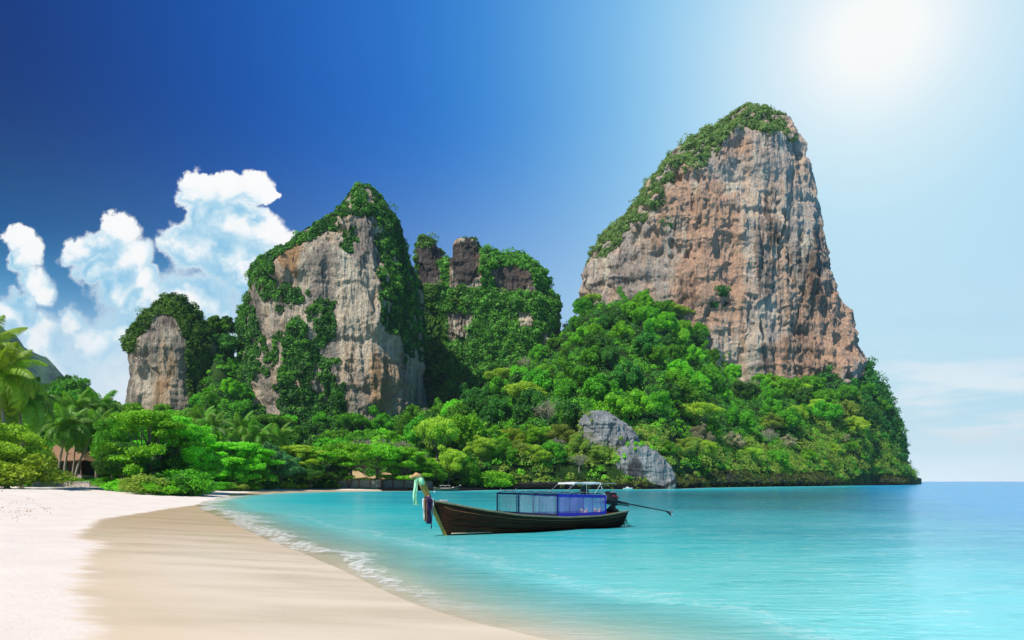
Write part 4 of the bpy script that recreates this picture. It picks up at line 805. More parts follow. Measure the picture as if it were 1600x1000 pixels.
def undergrowth():
    rg = np.random.default_rng(77); n = 9500; px = rg.uniform(-60, 1426, n); Ys, Yf, zf = tab(px); t = rg.random(n)**1.35; Y = Ys+1.0+(Yf+8-Ys)*t; X = (px-800)/F*Y; z = hill_z(X, Y)
    r = np.exp(rg.normal(0.62, 0.38, n))*np.clip(t*12+0.7, 0.7, 1); flat = (px < 720) & (t < 0.12); r = np.where(flat, r*0.5, r*(1+0.35*(px > 1100))); k = 84
    C = np.repeat(np.stack([X, Y, z], 1), k, 0); rr = np.repeat(r, k); d = rg.normal(size=(n*k, 3)); d[:, 2] = np.abs(d[:, 2]); d[:, 1] -= 0.3; d /= np.linalg.norm(d, axis=1)[:, None]
    Cc = C+d*(rr*(0.6+0.4*rg.random(n*k)))[:, None]; tone = np.repeat(rg.random(n)**1.3, k)*0.7+rg.random(n*k)*0.3; S = 0.62*(0.6+0.8*rg.random(n*k))
    V, Q = leaves(Cc, d, S, 0.5, rg, 0.6); yy = np.repeat(((px > 740) & (Y < Ys+30)) | (px > 1240) & (Y < Ys+60), k) & np.repeat(rg.random(n) < 0.6, k)
    mi_ = np.where(yy, 1, np.repeat(rg.choice([0, 2, 2, 3], n), k)); me = mesh_np('undergrowth', V, Q, [L_MID, L_OLIVE, L_DARK, L_BRIGHT], False, None, {'tone': tone}, mi=mi_)
    tag(link('undergrowth', me), 'shrubs and creepers filling the ground between the woodland trees', 'undergrowth', kind='stuff')
undergrowth()
# plants on the grey outcrops and creepers over the dark shore rock
m = green_mask(OUT[0][0], [[(905,660),(925,640),(935,655),(920,700),(905,720)], [(905,718),(1012,722),(1012,770),(905,770)], [(960,665),(975,680),(968,700),(955,690)]], (), 4)
tufts('outcrop_shrubs', 'yellowish bushes rooted around the foot and back of the tall grey outcrop', *OUT[0], m, 90, 0.75, 60, 0.42, L_OLIVE, 61)
m = green_mask(OUT[1][0], [[(978,690),(1020,690),(1026,706),(985,712)], [(955,705),(985,705),(990,722),(956,728)]], (), 3)
tufts('outcrop_shrubs', 'bright bush on the back of the low grey rock', *OUT[1], m, 40, 0.7, 60, 0.4, L_BRIGHT, 62)
ptree('bare1', 915, 200, 7.0, 9, L_PALE, 'pale dry bush beside the top of the grey outcrop', w=0.9, bark=M_TWIG, name='bare_tree')
ptree('near0', 905, 198, 7.5, 9, L_OLIVE, 'olive tree hugging the near side of the grey outcrop', w=0.8)
ptree('bare0', 905, 193, 5.0, 9, L_PALE, 'whitish dry shrub low in front of the grey outcrop', w=1.1, bark=M_TWIG, name='bare_tree')
ptree('near1', 935, 196, 5.0, 9, L_OLIVE, 'rusty olive shrub under the pale drip face of the outcrop', w=1.1)
ptree('bare1', 870, 196, 6.0, 9, L_PALE, 'pale straw tree above the dark shore rock near the boat awning', w=1.1, bark=M_TWIG, name='bare_tree')

# ------------------------------------------------------------ bungalows and walls
M_WALLW = pmat('dark_timber', (0.06, 0.035, 0.025), 0.8, noise_scale=4, stretch=(6, 6, 0.4)); M_CURT = pmat('teal_curtain', (0.12, 0.30, 0.24), 0.8, noise_scale=5, stretch=(6, 6, 0.3)); M_TIMBER = pmat('brown_boards', (0.20, 0.12, 0.09), 0.8, noise_scale=3, stretch=(7, 7, 0.3))
M_STONE = pmat('weathered_wall', (0.42, 0.38, 0.34), 0.95, bump=0.04, noise_scale=2.2, noise_amt=0.35); M_PANEL = pmat('pale_wall_panel', (0.27, 0.28, 0.24), 0.9, bump=0.02, noise_scale=2.0, noise_amt=0.3)
def hut(px0, px1, Y, yfloor, yeave, yridge, label, roofmat, open_=False):
    x0, x1 = gx(px0, Y), gx(px1, Y); zf = at(0, yfloor, Y).z; ze = at(0, yeave, Y).z; zr = at(0, yridge, Y).z; W = x1-x0; D = W*0.8; cx = (x0+x1)/2
    r = empty('bungalow' if not open_ else 'straw_hut', (cx, Y+D/2, zf), 0, label, 'bungalow' if not open_ else 'hut'); h = ze-zf
    if not open_:
        MB().box((0, 0, h/2), (W*0.84, D*0.84, h)).build('wall', M_WALLW, r); MB().box((0, 0, -0.35), (W*0.95, D*0.95, 0.7)).build('floor_slab', M_STONE, r)
        nw = 7
        for i in range(nw):
            x = -W*0.38+W*0.76*(i+0.5)/nw; c = i in (1, 4)
            MB().box((x, -D*0.42-0.03, h*0.45), (W*0.76/nw*0.86, 0.06, h*0.82)).build('curtain' if c else 'wall_board', M_CURT if c else M_TIMBER, r)
    for sx in (-1, 0, 1):
        for sy in (-1, 1): MB().box((sx*W*0.46, sy*D*0.46, h/2), (0.22, 0.22, h)).build('post', M_TIMBER, r)
    # swept hipped roof: rings of shrinking rectangles with an upward sweep
    rows = []; n = 9; H = zr-ze
    for i in range(n):
        t = i/(n-1); k = 1-t; prof = k**0.8; hx = W*0.60*prof+W*0.14*t; hy = D*0.62*prof+0.05; z = h-0.25+H*(t**1.5*0.75+t*0.25)
        ring = []
        for (ax, ay, bx, by) in ((-1,-1,1,-1),(1,-1,1,1),(1,1,-1,1),(-1,1,-1,-1)):
            for j in range(6): q = j/6; ring.append((hx*(ax+(bx-ax)*q)+random.uniform(-.05,.05), hy*(ay+(by-ay)*q)+random.uniform(-.05,.05), z+0.25*k*abs(2*q-1)**3))
        ring.append(ring[0]); rows.append(ring)
    mb = MB().sheet(rows); mb.build('roof', roofmat, r, solid=0.25)
    MB().tube([(-W*0.16, 0, h-0.2+H), (0, 0, h-0.28+H), (W*0.16, 0, h-0.2+H)], 0.18, 7).build('ridge_cap', roofmat, r)
    return r
hut(52, 128, 132, 742, 718, 688, 'dark thatched bungalow with teal curtains behind the palms', M_THATCH)
hut(-6, 50, 126, 742, 722, 702, 'red-brown roofed bungalow half hidden by yellow leaves', M_THATCH)
hut(536, 570, 172, 752, 745, 735, 'small straw-roofed hut behind the pale wall', M_THATCH2, True)
hut(580, 622, 173, 753, 746, 737, 'wider straw-roofed hut farther along the pale wall', M_THATCH2, True)
def low_wall(px0, px1, Y, yt, yb, label, mat, cap=True, cols=0):
    x0, x1 = gx(px0, Y), gx(px1, Y); zt = at(0, yt, Y).z; zb = at(0, yb, Y).z-0.5; r = empty('stone_wall', ((x0+x1)/2, Y, zb), 0, label, 'wall'); W = x1-x0; H = zt-zb
    n = max(2, int(W/2.5)); 
    for i in range(n):
        w = W/n; MB().box((-W/2+w*(i+0.5), 0, H/2+random.uniform(-.03, .03)), (w-0.06, 0.35, H), taper=0.985).build('wall_panel', mat, r, bevel=0.03)
    if cap: MB().box((0, 0, H+0.06), (W+0.1, 0.5, 0.09)).build('coping', mat, r, bevel=0.02)
    for i in range(cols):
        w = W/max(1, cols-1); MB().box((-W/2+w*i, -0.12, H/2+0.15), (0.3, 0.5, H+0.3)).build('pier', M_TIMBER if mat is M_PANEL else mat, r)
    return r
low_wall(52, 141, 116, 753.0, 760.5, 'pale low stone wall in front of the dark bungalow', M_STONE)
low_wall(142, 174, 115, 754.5, 760.5, 'darker short wall section at the end of the palm garden', pmat('dark_stained_wall', (0.22, 0.19, 0.17), 0.95, bump=0.04, noise_scale=2.2), False)
low_wall(527, 596, 160, 750.5, 762, 'pale panelled sea wall under the umbrella trees', M_PANEL, cols=5)
low_wall(598, 648, 162, 751, 762, 'second pale panelled sea wall behind the prow of the boat', M_PANEL, cols=4)
low_wall(656, 676, 164, 752, 761, 'short bright wall piece behind the small moored boat', M_PANEL, False)

# ------------------------------------------------------------ long-tail boat
M_HULL = pmat('dark_stained_planks', (0.034, 0.012, 0.005), 0.6, spec=0.12, noise_scale=5.5, noise_amt=0.7, bump=0.008, stretch=(0.22, 1, 5))
M_STEM = pmat('varnished_prow', (0.42, 0.24, 0.035), 0.4, noise_scale=5, noise_amt=0.35, stretch=(3, 3, 0.4)); M_RAIL = pmat('rubbed_rail', (0.20, 0.17, 0.10), 0.6); M_DECK = pmat('deck_boards', (0.20, 0.12, 0.06), 0.7, stretch=(0.4, 6, 1))
M_GOLD = pmat('carved_prow_tip', (0.62, 0.38, 0.16), 0.45); M_MINT = pmat('mint_green_scarf', (0.42, 0.88, 0.52), 0.8); M_PURPLE = pmat('deep_purple_cloth', (0.035, 0.012, 0.07), 0.8); M_WHITEC = pmat('white_cloth', (0.72, 0.72, 0.72), 0.8); M_BROWNC = pmat('brown_cloth', (0.20, 0.09, 0.03), 0.8)
M_BLUE = pmat('royal_blue_fabric', (0.022, 0.018, 0.42), 0.7, noise_amt=0.15); M_NAVY = pmat('navy_fabric', (0.010, 0.012, 0.075), 0.7); M_STEEL = pmat('galvanised_tube', (0.6, 0.6, 0.6), 0.35, metal=0.8); M_BLACK = pmat('oily_black_metal', (0.018, 0.018, 0.02), 0.4, metal=0.4, noise_scale=20)
M_ENG = pmat('engine_iron', (0.05, 0.035, 0.035), 0.45, metal=0.5, noise_scale=30, noise_amt=0.6); M_RED = pmat('red_engine_cover', (0.28, 0.02, 0.02), 0.4); M_WHITEP = pmat('white_awning_paint', (0.82, 0.83, 0.84), 0.5, noise_amt=0.05); M_GREEND = pmat('dark_green_plastic', (0.015, 0.06, 0.045), 0.5); M_ROPE = pmat('green_rope', (0.05, 0.16, 0.08), 0.8); M_ORG = pmat('orange_life_vest', (0.85, 0.52, 0.12), 0.8); M_WL = pmat('worn_waterline_paint', (0.45, 0.38, 0.30), 0.7)
def net_mat(name, col, dens):
    m, t = newmat(name); out = t.n('ShaderNodeOutputMaterial'); d = t.n('ShaderNodeBsdfDiffuse'); d.inputs[0].default_value = (*col, 1); tr = t.n('ShaderNodeBsdfTransparent')
    tc = t.n('ShaderNodeTexCoord').outputs['Object']; n = t.noise(t.scale(tc, (1, 1, 0.3)), 3, 3, 0.6); mx = t.n('ShaderNodeMixShader'); t.l(t.mr(n, 0.3, 0.7, dens-0.1, dens+0.12), mx.inputs[0]); t.l(tr.outputs[0], mx.inputs[1]); t.l(d.outputs[0], mx.inputs[2]); t.l(mx.outputs[0], out.inputs[0]); return m
M_NETW = net_mat('pale_mosquito_net', (0.42, 0.50, 0.62), 0.36); M_NETB = net_mat('violet_blue_net', (0.26, 0.24, 0.66), 0.55)
SH = [(-0.72,1.43),(0.3,1.22),(1.5,0.99),(3.1,0.75),(5.5,0.59),(7.6,0.60),(9.45,0.76)]; HB = [(-0.72,0.03),(0.0,0.30),(0.8,0.52),(2.0,0.76),(3.5,0.90),(5.5,0.95),(7.5,0.86),(9.45,0.60)]; KE = [(-0.72,1.38),(-0.35,0.7),(0.0,0.0),(0.12,-0.22),(1.0,-0.30),(6.0,-0.32),(8.5,-0.22),(9.45,0.02)]
def ip(tabl, x): a = np.array(tabl); return float(np.interp(x, a[:, 0], a[:, 1]))
def sm(tabl, x): return (ip(tabl, x-0.35)+ip(tabl, x)*2+ip(tabl, x+0.35))/4
def hullpt(x, u, off=0.0):
    """u -1..1 from port rail round the keel to starboard rail"""
    b = max(0.02, sm(HB, x)-off) if x > -0.5 else max(0.02, ip(HB, x)); zs = sm(SH, x); zk = ip(KE, x)+off*0.8; a = abs(u); y = b*(a**0.62)*(0.80+0.20*a); z = zk+(zs-zk)*(a**1.55); return (x, y*(1 if u > 0 else -1), z)
def longtail():
    P0 = Vector((-2.70, 27.9, 0)); ang = atan2(5.16, 7.9)
    r = empty('longtail_boat', P0, ang, 'long dark wooden long-tail boat with blue netted canopy moored in the shallows', 'boat')
    xs = np.concatenate([np.linspace(-0.72, 0.3, 12)[:-1], np.linspace(0.3, 9.45, 46)]); us = np.linspace(-1, 1, 29)
    mb = MB().sheet([[hullpt(x, u) for u in us] for x in xs]); mb.sheet([[hullpt(x, -u, 0.06) for u in us] for x in xs[4:]])
    tr = [hullpt(9.45, u) for u in us]; k = len(mb.v); mb.v += tr; mb.f.append(tuple(range(k, k+len(tr)))); mb.build('hull', M_HULL, r, True)
    for sy in (-1, 1):
        MB().tube([(x, sy*(hullpt(x, 1)[1]+0.012), hullpt(x, 1)[2]+0.015) for x in xs[2:]], 0.045, 6).build('gunwale', M_RAIL, r, True)
        
        for uu in (0.9, 0.76, 0.62): MB().tube([(x, sy*(hullpt(x, uu)[1]+0.004), hullpt(x, uu)[2]) for x in xs[6:]], 0.013, 5).build('strake', M_BROWNC if uu > 0.8 else M_HULL, r, True)
    MB().tube([(x, -(abs(hullpt(x, 0.42)[1])+0.008), 0.07+0.0*x) for x in np.linspace(0.15, 3.2, 12)], 0.022, 5).build('waterline_stripe', M_WL, r, True)
    MB().sheet([[(x, y*hullpt(x, 0.75)[1]*0.95, hullpt(x, 0.6)[2]*0.9-0.02) for y in (-1, -0.33, 0.33, 1)] for x in np.linspace(0.6, 9.3, 20)]).build('deck', M_DECK, r)
    for x in (1.6, 4.2, 8.4): MB().box((x, 0, sm(SH, x)-0.10), (0.24, 2*sm(HB, x)*0.9, 0.05)).build('thwart', M_DECK, r, bevel=0.01)
    # stem post sweeping up and forward into the high prow
    sp = [(0.16, 0, -0.25), (0.0, 0, 0.02), (-0.33, 0, 0.66), (-0.70, 0, 1.34), (-0.86, 0, 1.70), (-1.06, 0, 2.12), (-1.22, 0, 2.36)]; hw = [0.10, 0.11, 0.12, 0.12, 0.13, 0.16, 0.17]; V = []; Fs = []
    for i, p in enumerate(sp):
        a = Vector(sp[max(i-1, 0)]); b = Vector(sp[min(i+1, len(sp)-1)]); t = (b-a).normalized(); n = Vector((t.z, 0, -t.x)); w = 0.055 if i < 4 else 0.06
        V += [Vector(p)+n*hw[i]*0.9+Vector((0, s*w, 0)) for s in (-1, 1)]+[Vector(p)-n*hw[i]*0.9+Vector((0, s*w, 0)) for s in (1, -1)]
    for i in range(len(sp)-1):
        for k in range(4): k2 = (k+1) % 4; Fs.append((i*4+k, i*4+k2, i*4+4+k2, i*4+4+k))
    Fs += [(3, 2, 1, 0), tuple((len(sp)-1)*4+k for k in range(4))]; MB().add(V, Fs).build('prow', M_STEM, r, bevel=0.02)
    tip = MB().tube([(-1.14, 0, 2.28), (-1.23, 0, 2.42), (-1.34, 0, 2.46), (-1.44, 0, 2.40), (-1.53, 0, 2.36), (-1.60, 0, 2.40)], [0.17, 0.18, 0.16, 0.11, 0.10, 0.07], 9, flat=0.6); tip.build('prow_tip', M_GOLD, r, True)
    MB().box((-0.30, 0, 1.36), (0.5, 0.30, 0.04)).build('bow_plate', M_RAIL, r); MB().box((-0.10, 0.0, 1.41), (0.32, 0.10, 0.07)).build('cleat', M_WHITEP, r)
    # canopy frame
    X = [3.0, 4.05, 5.0, 6.25, 7.05, 7.85]; top = lambda x: 1.70-(x-3.0)*0.030; hb = lambda x: sm(HB, x)*0.96; base = lambda x: sm(SH, x)+0.04
    for x in X:
        MB().tube([(x, -hb(x), base(x)), (x, -hb(x), top(x)), (x, -hb(x)*0.4, top(x)+0.07), (x, hb(x)*0.4, top(x)+0.07), (x, hb(x), top(x)), (x, hb(x), base(x))], 0.016, 6).build('canopy_hoop', M_NAVY, r)
    for sy in (-1, 1):
        for (a, b, nm, bm, bw) in ((3.0, 5.0, M_NETW, M_NAVY, 0.09), (5.0, 7.85, M_NETB, M_BLUE, 0.15)):
            q = np.linspace(a, b, 9); y = lambda x: sy*(hb(x)+0.022)
            MB().sheet([[(x, y(x)+0.008*sin(9*x), base(x)+bw+(top(x)-bw*0.9-base(x)-bw)*v) for v in np.linspace(0, 1, 5)] for x in q]).build('net_panel', nm, r)
            MB().sheet([[(x, y(x)*1.01, base(x)-0.03+(bw+0.03)*v) for v in (0, 0.5, 1)] for x in q]).build('canopy_hem', bm, r, solid=0.012); MB().sheet([[(x, y(x)*1.01, top(x)+0.01-bw*0.9*v) for v in (0, 0.5, 1)] for x in q]).build('canopy_border', bm, r, solid=0.012)
            for x in (a, b): MB().box((x, y(x)*1.012, (base(x)+top(x))/2), (0.06, 0.03, top(x)-base(x))).build('canopy_edge', bm, r)
    # light rack of thin tubes lashed over the canopy
    rk = MB()
    for y in (-0.75, 0.0, 0.75): rk.tube([(x, y*hb(x), top(x)+0.10+0.01*sin(5*x)) for x in np.linspace(2.8, 7.9, 12)], 0.012, 5)
    for x in np.linspace(2.9, 7.8, 9): rk.tube([(x, -0.8*hb(x), top(x)+0.10), (x, 0.8*hb(x), top(x)+0.10)], 0.010, 5)
    for x, y in ((2.95, -0.6), (2.95, 0.6), (4.6, -0.6), (5.9, 0.6), (7.1, -0.6)): rk.tube([(x, y, top(x)+0.02), (x+0.08, y, top(x)+0.20)], 0.010, 5)
    rk.build('roof_rack', M_STEEL, r)
    # white awning over the helm
    aw = MB(); Z = 2.08
    rows = [[(x, y, Z-0.03*abs(y)+0.012*sin(6*x)) for y in (-0.62, -0.3, 0, 0.3, 0.62)] for x in np.linspace(6.2, 7.75, 6)]; MB().sheet(rows).build('awning', M_WHITEP, r, solid=0.08)
    fr = MB()
    for sy in (-1, 1): fr.tube([(5.6, sy*0.6, 1.66), (6.2, sy*0.62, Z)], 0.016, 5); fr.tube([(7.75, sy*0.62, Z), (7.35, sy*0.62, 1.62)], 0.018, 5); fr.tube([(6.9, sy*0.6, 1.60), (6.9, sy*0.6, Z)], 0.012, 5); fr.tube([(6.2, sy*0.62, Z+0.02), (8.75, sy*0.55, Z+0.02)], 0.014, 5)
    fr.tube([(8.05, -0.3, 0.6), (8.05, -0.3, 1.98)], 0.018, 6); fr.tube([(8.05, -0.3, 1.9), (8.18, -0.3, 1.80)], 0.02, 5); fr.tube([(8.75, -0.55, Z+0.02), (8.75, 0.55, Z+0.02)], 0.012, 5); fr.build('awning_frame', M_STEEL, r)
    # tail engine on its pivot
    pv = MB().box((8.95, 0, 0.80), (0.34, 0.55, 0.16)).box((9.05, 0, 1.0), (0.16, 0.18, 0.4)); pv.tube([(8.25, -0.1, 0.70), (8.7, -0.1, 0.78), (8.9, 0, 1.02)], 0.05, 6); pv.tube([(8.25, 0.1, 0.70), (8.7, 0.1, 0.78), (8.9, 0, 1.02)], 0.05, 6); pv.build('engine_mount', M_BLACK, r, bevel=0.02)
    en = empty('engine', (9.05, 0, 1.16), 0); en.parent = r; R1 = Matrix.Rotation(radians(9), 3, 'Y')
    def eb(name, c, d, m, bv=0.025): MB().box(R1 @ Vector(c), d, R1).build(name, m, en, bevel=bv)
    eb('engine_block', (-0.22, 0, 0.20), (0.62, 0.42, 0.34), M_ENG); eb('cylinder_head', (-0.22, 0, 0.43), (0.50, 0.30, 0.14), M_BLACK); eb('engine_cover', (-0.12, -0.06, 0.30), (0.34, 0.40, 0.10), M_RED); eb('sump', (-0.15, 0, -0.03), (0.66, 0.26, 0.16), M_BLACK)
    fan = MB(); 
    for k in range(12): fan.tube([(-0.56, 0.16*cos(k*pi/6), 0.24+0.16*sin(k*pi/6)), (-0.62, 0.16*cos(k*pi/6), 0.24+0.16*sin(k*pi/6))], 0.05, 5)
    fan.tube([(-0.56, 0, 0.24), (-0.60, 0, 0.24)], 0.17, 14); fan.build('pulley', M_STEEL, en); ex = MB().tube([(0.0, 0.12, 0.46), (0.18, 0.12, 0.52), (0.24, 0.12, 0.42), (0.20, 0.12, 0.12)], 0.05, 8); ex.build('exhaust_pipe', M_BLACK, en, True)
    MB().tube([(-0.35, -0.12, 0.50), (-0.05, -0.12, 0.53), (0.1, -0.12, 0.47)], 0.035, 7).build('air_pipe', M_STEEL, en, True)
    hoses = MB(); rgx = random.Random(4)
    for k in range(7): a = Vector((rgx.uniform(-.5, .1), rgx.uniform(-.25, .25), rgx.uniform(.1, .45))); b = Vector((rgx.uniform(-.2, .3), rgx.uniform(-.25, .25), rgx.uniform(-.1, .4))); hoses.tube([a, (a+b)/2+Vector((0, rgx.uniform(-.12, .12), .1)), b], 0.016, 5)
    hoses.build('hose', M_BLACK, en)
    MB().tube([(-0.5, 0, 0.02), (-1.2, 0, 0.06)], 0.02, 6).build('tiller', M_BLACK, en)
    sh = MB().tube([(0.05, 0, 0.08), (0.9, -0.04, -0.06)], [0.075, 0.06], 8); sh.tube([(0.85, -0.04, -0.05), (3.75, -0.14, -0.53)], [0.034, 0.028], 8); sh.tube([(0.1, 0, -0.06), (1.0, -0.04, -0.17)], 0.03, 6); so = sh.build('propeller_shaft', M_BLACK, en, True)
    pr = MB(); c0 = Vector((3.78, -0.14, -0.54))
    for k in range(3):
        a = k*2*pi/3+0.5; d = Vector((0, cos(a), sin(a))); s = Vector((0, -sin(a), cos(a))); pr.add([c0+d*0.02-s*0.02, c0+d*0.15-s*0.07+Vector((0.03, 0, 0)), c0+d*0.17+s*0.05-Vector((0.03, 0, 0)), c0+d*0.03+s*0.03], [(0, 1, 2, 3)])
    pr.tube([c0-Vector((0.06, 0, -0.01)), c0+Vector((0.06, 0, -0.01))], 0.03, 8); o = pr.build('propeller', M_STEEL, en, solid=0.01); sk = MB().add([(3.35, -0.125, -0.48), (3.72, -0.14, -0.57), (3.74, -0.14, -0.73), (3.60, -0.135, -0.63)], [(0, 1, 2, 3)]).build('skeg', M_BLACK, en, solid=0.02)
    hang = MB(); rgx = random.Random(8)
    for k in range(7): x = 9.3+0.05*k; y = -0.5+0.13*k; hang.tube([(x-0.15, y*0.6, 0.80), (x+0.05, y-0.05, 0.55), (x+0.12+rgx.uniform(-.1, .15), y-0.1, 0.25), (x+0.2+rgx.uniform(-.1, .15), y, 0.08)], 0.017, 5)
    M2 = r.matrix_basis
    def on_boat(name, label, cat, loc=(0, 0, 0)): return empty(name, P0+Matrix.Rotation(ang, 3, 'Z') @ Vector(loc), ang, label, cat)
    h = on_boat('mooring_rope', 'tangle of dark green ropes hanging over the stern of the long-tail boat', 'rope'); hang.build('rope', M_ROPE, h, True)
    # cloths tied to the prow
    s = on_boat('scarf', 'mint green scarf knotted round the prow tip and hanging straight down', 'scarf'); wr = MB()
    wr.tube([(-1.08, 0, 2.10), (-1.15, 0, 2.24), (-1.20, 0, 2.36)], [0.19, 0.20, 0.17], 10, flat=0.62); wr.build('knot', M_MINT, s, True)
    MB().sheet([[(-1.42+0.02*sin(v*7)+w*(0.055+0.05*v), -0.12+0.03*sin(w*6+v*4), 2.26-1.0*v) for w in np.linspace(-1, 1, 7)] for v in np.linspace(0, 1, 12)]).build('tail', M_MINT, s, solid=0.012); MB().sheet([[(-1.16-0.26*v, -0.1-0.03*v, 2.30-0.05*v+w*0.05) for w in (-1, 0, 1)] for v in (0, 0.5, 1)]).build('loop', M_MINT, s, solid=0.012)
    g = on_boat('ribbon_bundle', 'purple, brown and white cloths tied at the base of the prow', 'ribbons'); MB().tube([(-0.72, 0, 1.30), (-0.80, 0, 1.48), (-0.84, 0, 1.60)], [0.20, 0.19, 0.18], 10, flat=0.75).build('knot', M_PURPLE, g, True)
    for (x, y, w, l, m_) in ((-0.86, -0.17, 0.10, 1.02, M_PURPLE), (-0.98, -0.15, 0.07, 0.93, M_BROWNC), (-1.06, -0.12, 0.035, 0.85, M_WHITEC), (-0.74, -0.18, 0.022, 1.22, M_PURPLE), (-0.90, -0.20, 0.04, 0.95, M_PURPLE), (-0.68, -0.17, 0.012, 0.6, M_WHITEC)):
        MB().sheet([[(x+w*q*(0.75+0.35*v)+0.015*sin(5*v+x*9), y+0.025*sin(q*5+v*5), 1.52-l*v) for q in np.linspace(-1, 1, 6)] for v in np.linspace(0, 1, 10)]).build('ribbon', m_, g, solid=0.012)
    MB().tube([(-0.60, -0.1, 1.28), (-0.72, -0.17, 1.50), (-0.85, -0.1, 1.62)], 0.018, 5).build('ribbon', M_WHITEC, g, True)
    for i, (x, lb) in enumerate(((6.75, 'orange life vest lying under the netting near the middle of the canopy'), (7.55, 'orange life vest lying at the engine end of the canopy'))):
        v = on_boat('life_vest', lb, 'life vest', (x, -0.62, sm(SH, x)+0.17))
        for q in (-1, 1): MB().box((q*0.12, 0, 0.06), (0.13, 0.10, 0.24), Matrix.Rotation(q*0.5, 3, 'Y')).build('foam_panel', M_ORG, v, bevel=0.03)
        MB().box((0, 0.0, -0.02), (0.14, 0.07, 0.08)).build('strap_panel', M_BROWNC, v, bevel=0.02)
    d = on_boat('fuel_drum', 'dark green plastic drum strapped behind the awning', 'drum', (7.35, 0.1, 1.62)); MB().tube([(0, 0, -0.02), (0, 0, 0.03), (0, 0, 0.27), (0, 0, 0.32), (0, 0, 0.34)], [0.17, 0.19, 0.19, 0.14, 0.05], 14).build('drum_body', M_GREEND, d, True)
    MB().tube([(0, 0, 0.33), (0, 0, 0.38)], 0.05, 8).build('cap', M_BLACK, d)
longtail()
# ------------------------------------------------------------ small craft in the distance
def small_longtail():
    Y = 152; a = at(677, 767, Y); b = at(717, 767, Y); L = b.x-a.x; r = empty('moored_boat', (a.x, Y, 0), 0.05, 'small distant long-tail boat with a pinkish canopy moored off the beach', 'boat')
    def hp(x, u): t = x/L; bb = 0.62*sin(pi*min(1, max(0.03, t*0.93+0.05)))**0.5; zs = 0.55+0.65*abs(t-0.45)**2*3.2; return (x, bb*u, -0.25+(zs+0.25)*abs(u)**1.5)
    MB().sheet([[hp(x, u) for u in np.linspace(-1, 1, 11)] for x in np.linspace(0, L, 20)]).build('hull', pmat('dark_green_hull', (0.03, 0.05, 0.035), 0.5), r, True, solid=0.05)
    MB().tube([(L*0.97, 0, 0.5), (L*1.02, 0, 1.15), (L*1.05, 0, 1.45)], [0.08, 0.08, 0.06], 6).build('prow', M_HULL, r); MB().ball((L*1.05, 0, 1.3), (0.12, 0.14, 0.16), 8, 6).build('ribbon', M_WHITEC, r)
    for sy in (-1, 1): MB().tube([(x, sy*(abs(hp(x, 1)[1])+0.01), hp(x, 1)[2]) for x in np.linspace(0.1, L-0.05, 12)], 0.035, 5).build('gunwale', M_RAIL, r)
    MB().sheet([[(x, y, 1.28-0.12*y*y) for y in np.linspace(-0.6, 0.6, 5)] for x in np.linspace(L*0.25, L*0.66, 6)]).build('canopy', pmat('faded_pink_canvas', (0.55, 0.42, 0.38), 0.8), r, solid=0.05)
    ps = MB(); [ps.tube([(x, y, 0.3), (x, y, 1.22)], 0.02, 5) for x in (L*0.27, L*0.46, L*0.64) for y in (-0.5, 0.5)]; ps.build('canopy_frame', M_STEEL, r)
    MB().box((L*0.5, 0, 0.66), (L*0.42, 0.9, 0.22)).build('bench', pmat('pale_bench_boards', (0.42, 0.33, 0.27), 0.8), r, bevel=0.03)
    en = MB().box((0.15, 0, 0.95), (0.45, 0.3, 0.35)).tube([(0.1, 0, 0.9), (-1.4, 0, 0.5)], 0.04, 6); en.build('engine', M_BLACK, r, bevel=0.03)
    MB().tube([(L*0.74, 0.1, 0.5), (L*0.74, 0.1, 0.85), (L*0.8, 0.1, 0.85)], 0.12, 6).build('cargo_bag', M_WHITEC, r)
small_longtail()
b = empty('buoy', at(679, 769, 138)*1.0, 0, 'small white float bobbing beside the distant moored boat', 'buoy'); b.location.z = 0; MB().ball((0, 0, 0.08), (0.16, 0.16, 0.18), 10, 7).build('float', M_WHITEP, b, True); MB().tube([(0, 0, 0.2), (0, 0, 0.42)], 0.03, 6).build('pole', M_STEEL, b)
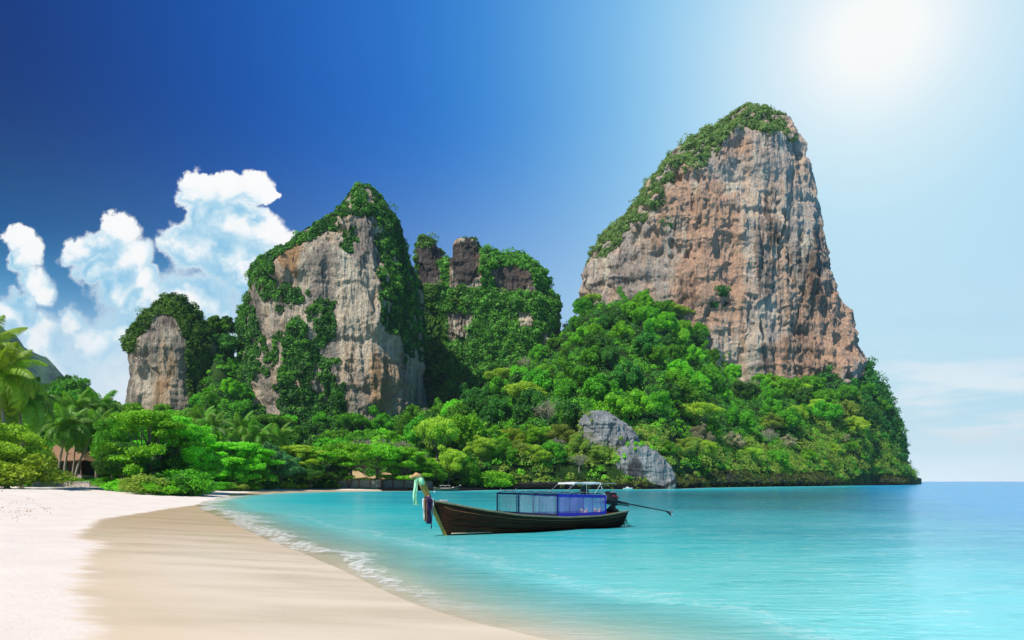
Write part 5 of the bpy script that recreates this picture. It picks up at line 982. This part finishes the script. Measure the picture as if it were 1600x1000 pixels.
def speedboat():
    Y = 182; c = at(981, 763, Y); r = empty('speedboat', (c.x, Y, 0), 0.1, 'tiny white boat moored against the foot of the grey outcrop', 'boat')
    def hp(x, u): t = (x+1.3)/2.6; bb = 0.55*(1-max(0, t-0.5)**2*3.2)**0.5 if t < 1 else 0.06; return (x, bb*u, -0.1+(0.42+0.15*t)*abs(u)**1.3)
    MB().sheet([[hp(x, u) for u in np.linspace(-1, 1, 9)] for x in np.linspace(-1.3, 1.3, 14)]).build('hull', M_WHITEP, r, True, solid=0.05); MB().box((-0.1, 0, 0.55), (0.7, 0.6, 0.3), taper=0.8).build('cabin', M_WHITEP, r, bevel=0.06)
    MB().box((0.18, 0, 0.60), (0.05, 0.5, 0.2)).build('windscreen', M_NAVY, r); MB().box((-1.35, 0, 0.4), (0.18, 0.22, 0.5)).build('outboard_motor', M_BLACK, r, bevel=0.04)
speedboat()
# dry leaves and twigs washed onto the pale sand
def litter():
    rg = np.random.default_rng(9); n = 130; pts = []
    while len(pts) < n:
        px = rg.uniform(-40, 330); Y = rg.choice([rg.normal(36, 7), rg.uniform(12, 95)], p=[0.6, 0.4])
        if Y < 9: continue
        X = gx(px*0.55 if Y < 60 else px, Y); 
        if not (shore_s([[X, Y]])[0] > 8.5): continue
        pts.append((X, Y))
    P = np.array(pts); s = shore_s(P); z = beach_z(s, P)+0.03+rg.random(n)*0.02; C = np.column_stack([P, z]); S = rg.uniform(0.04, 0.15, n)*np.clip(P[:, 1]/30, 0.5, 1.6)
    V, Q = leaves(C, np.tile([0, 0, 1.0], (n, 1)), S, 0.5, rg, 0.5)
    tag(link('leaf_litter', mesh_np('leaf_litter', V, Q, [pmat('dry_leaf', (0.36, 0.24, 0.15), 0.9, noise_scale=1.0, noise_amt=0.5)])), 'scattered dry leaves and twigs on the pale upper sand', 'litter', kind='stuff')
litter()
# ------------------------------------------------------------ sea air
def haze():
    m, t = newmat('sea_haze'); out = t.n('ShaderNodeOutputMaterial'); v = t.n('ShaderNodeVolumePrincipled')
    v.inputs['Color'].default_value = (0.55, 0.84, 1.0, 1); v.inputs['Density'].default_value = HAZE; v.inputs['Anisotropy'].default_value = 0.0
    t.l(v.outputs[0], out.inputs['Volume'])
    z0, z1 = -12, 252; tag(MB().box((0, 0, (z0+z1)/2), (10600, 10600, z1-z0)).build('haze', m), kind='stuff')
HAZE = 0.00009
haze()
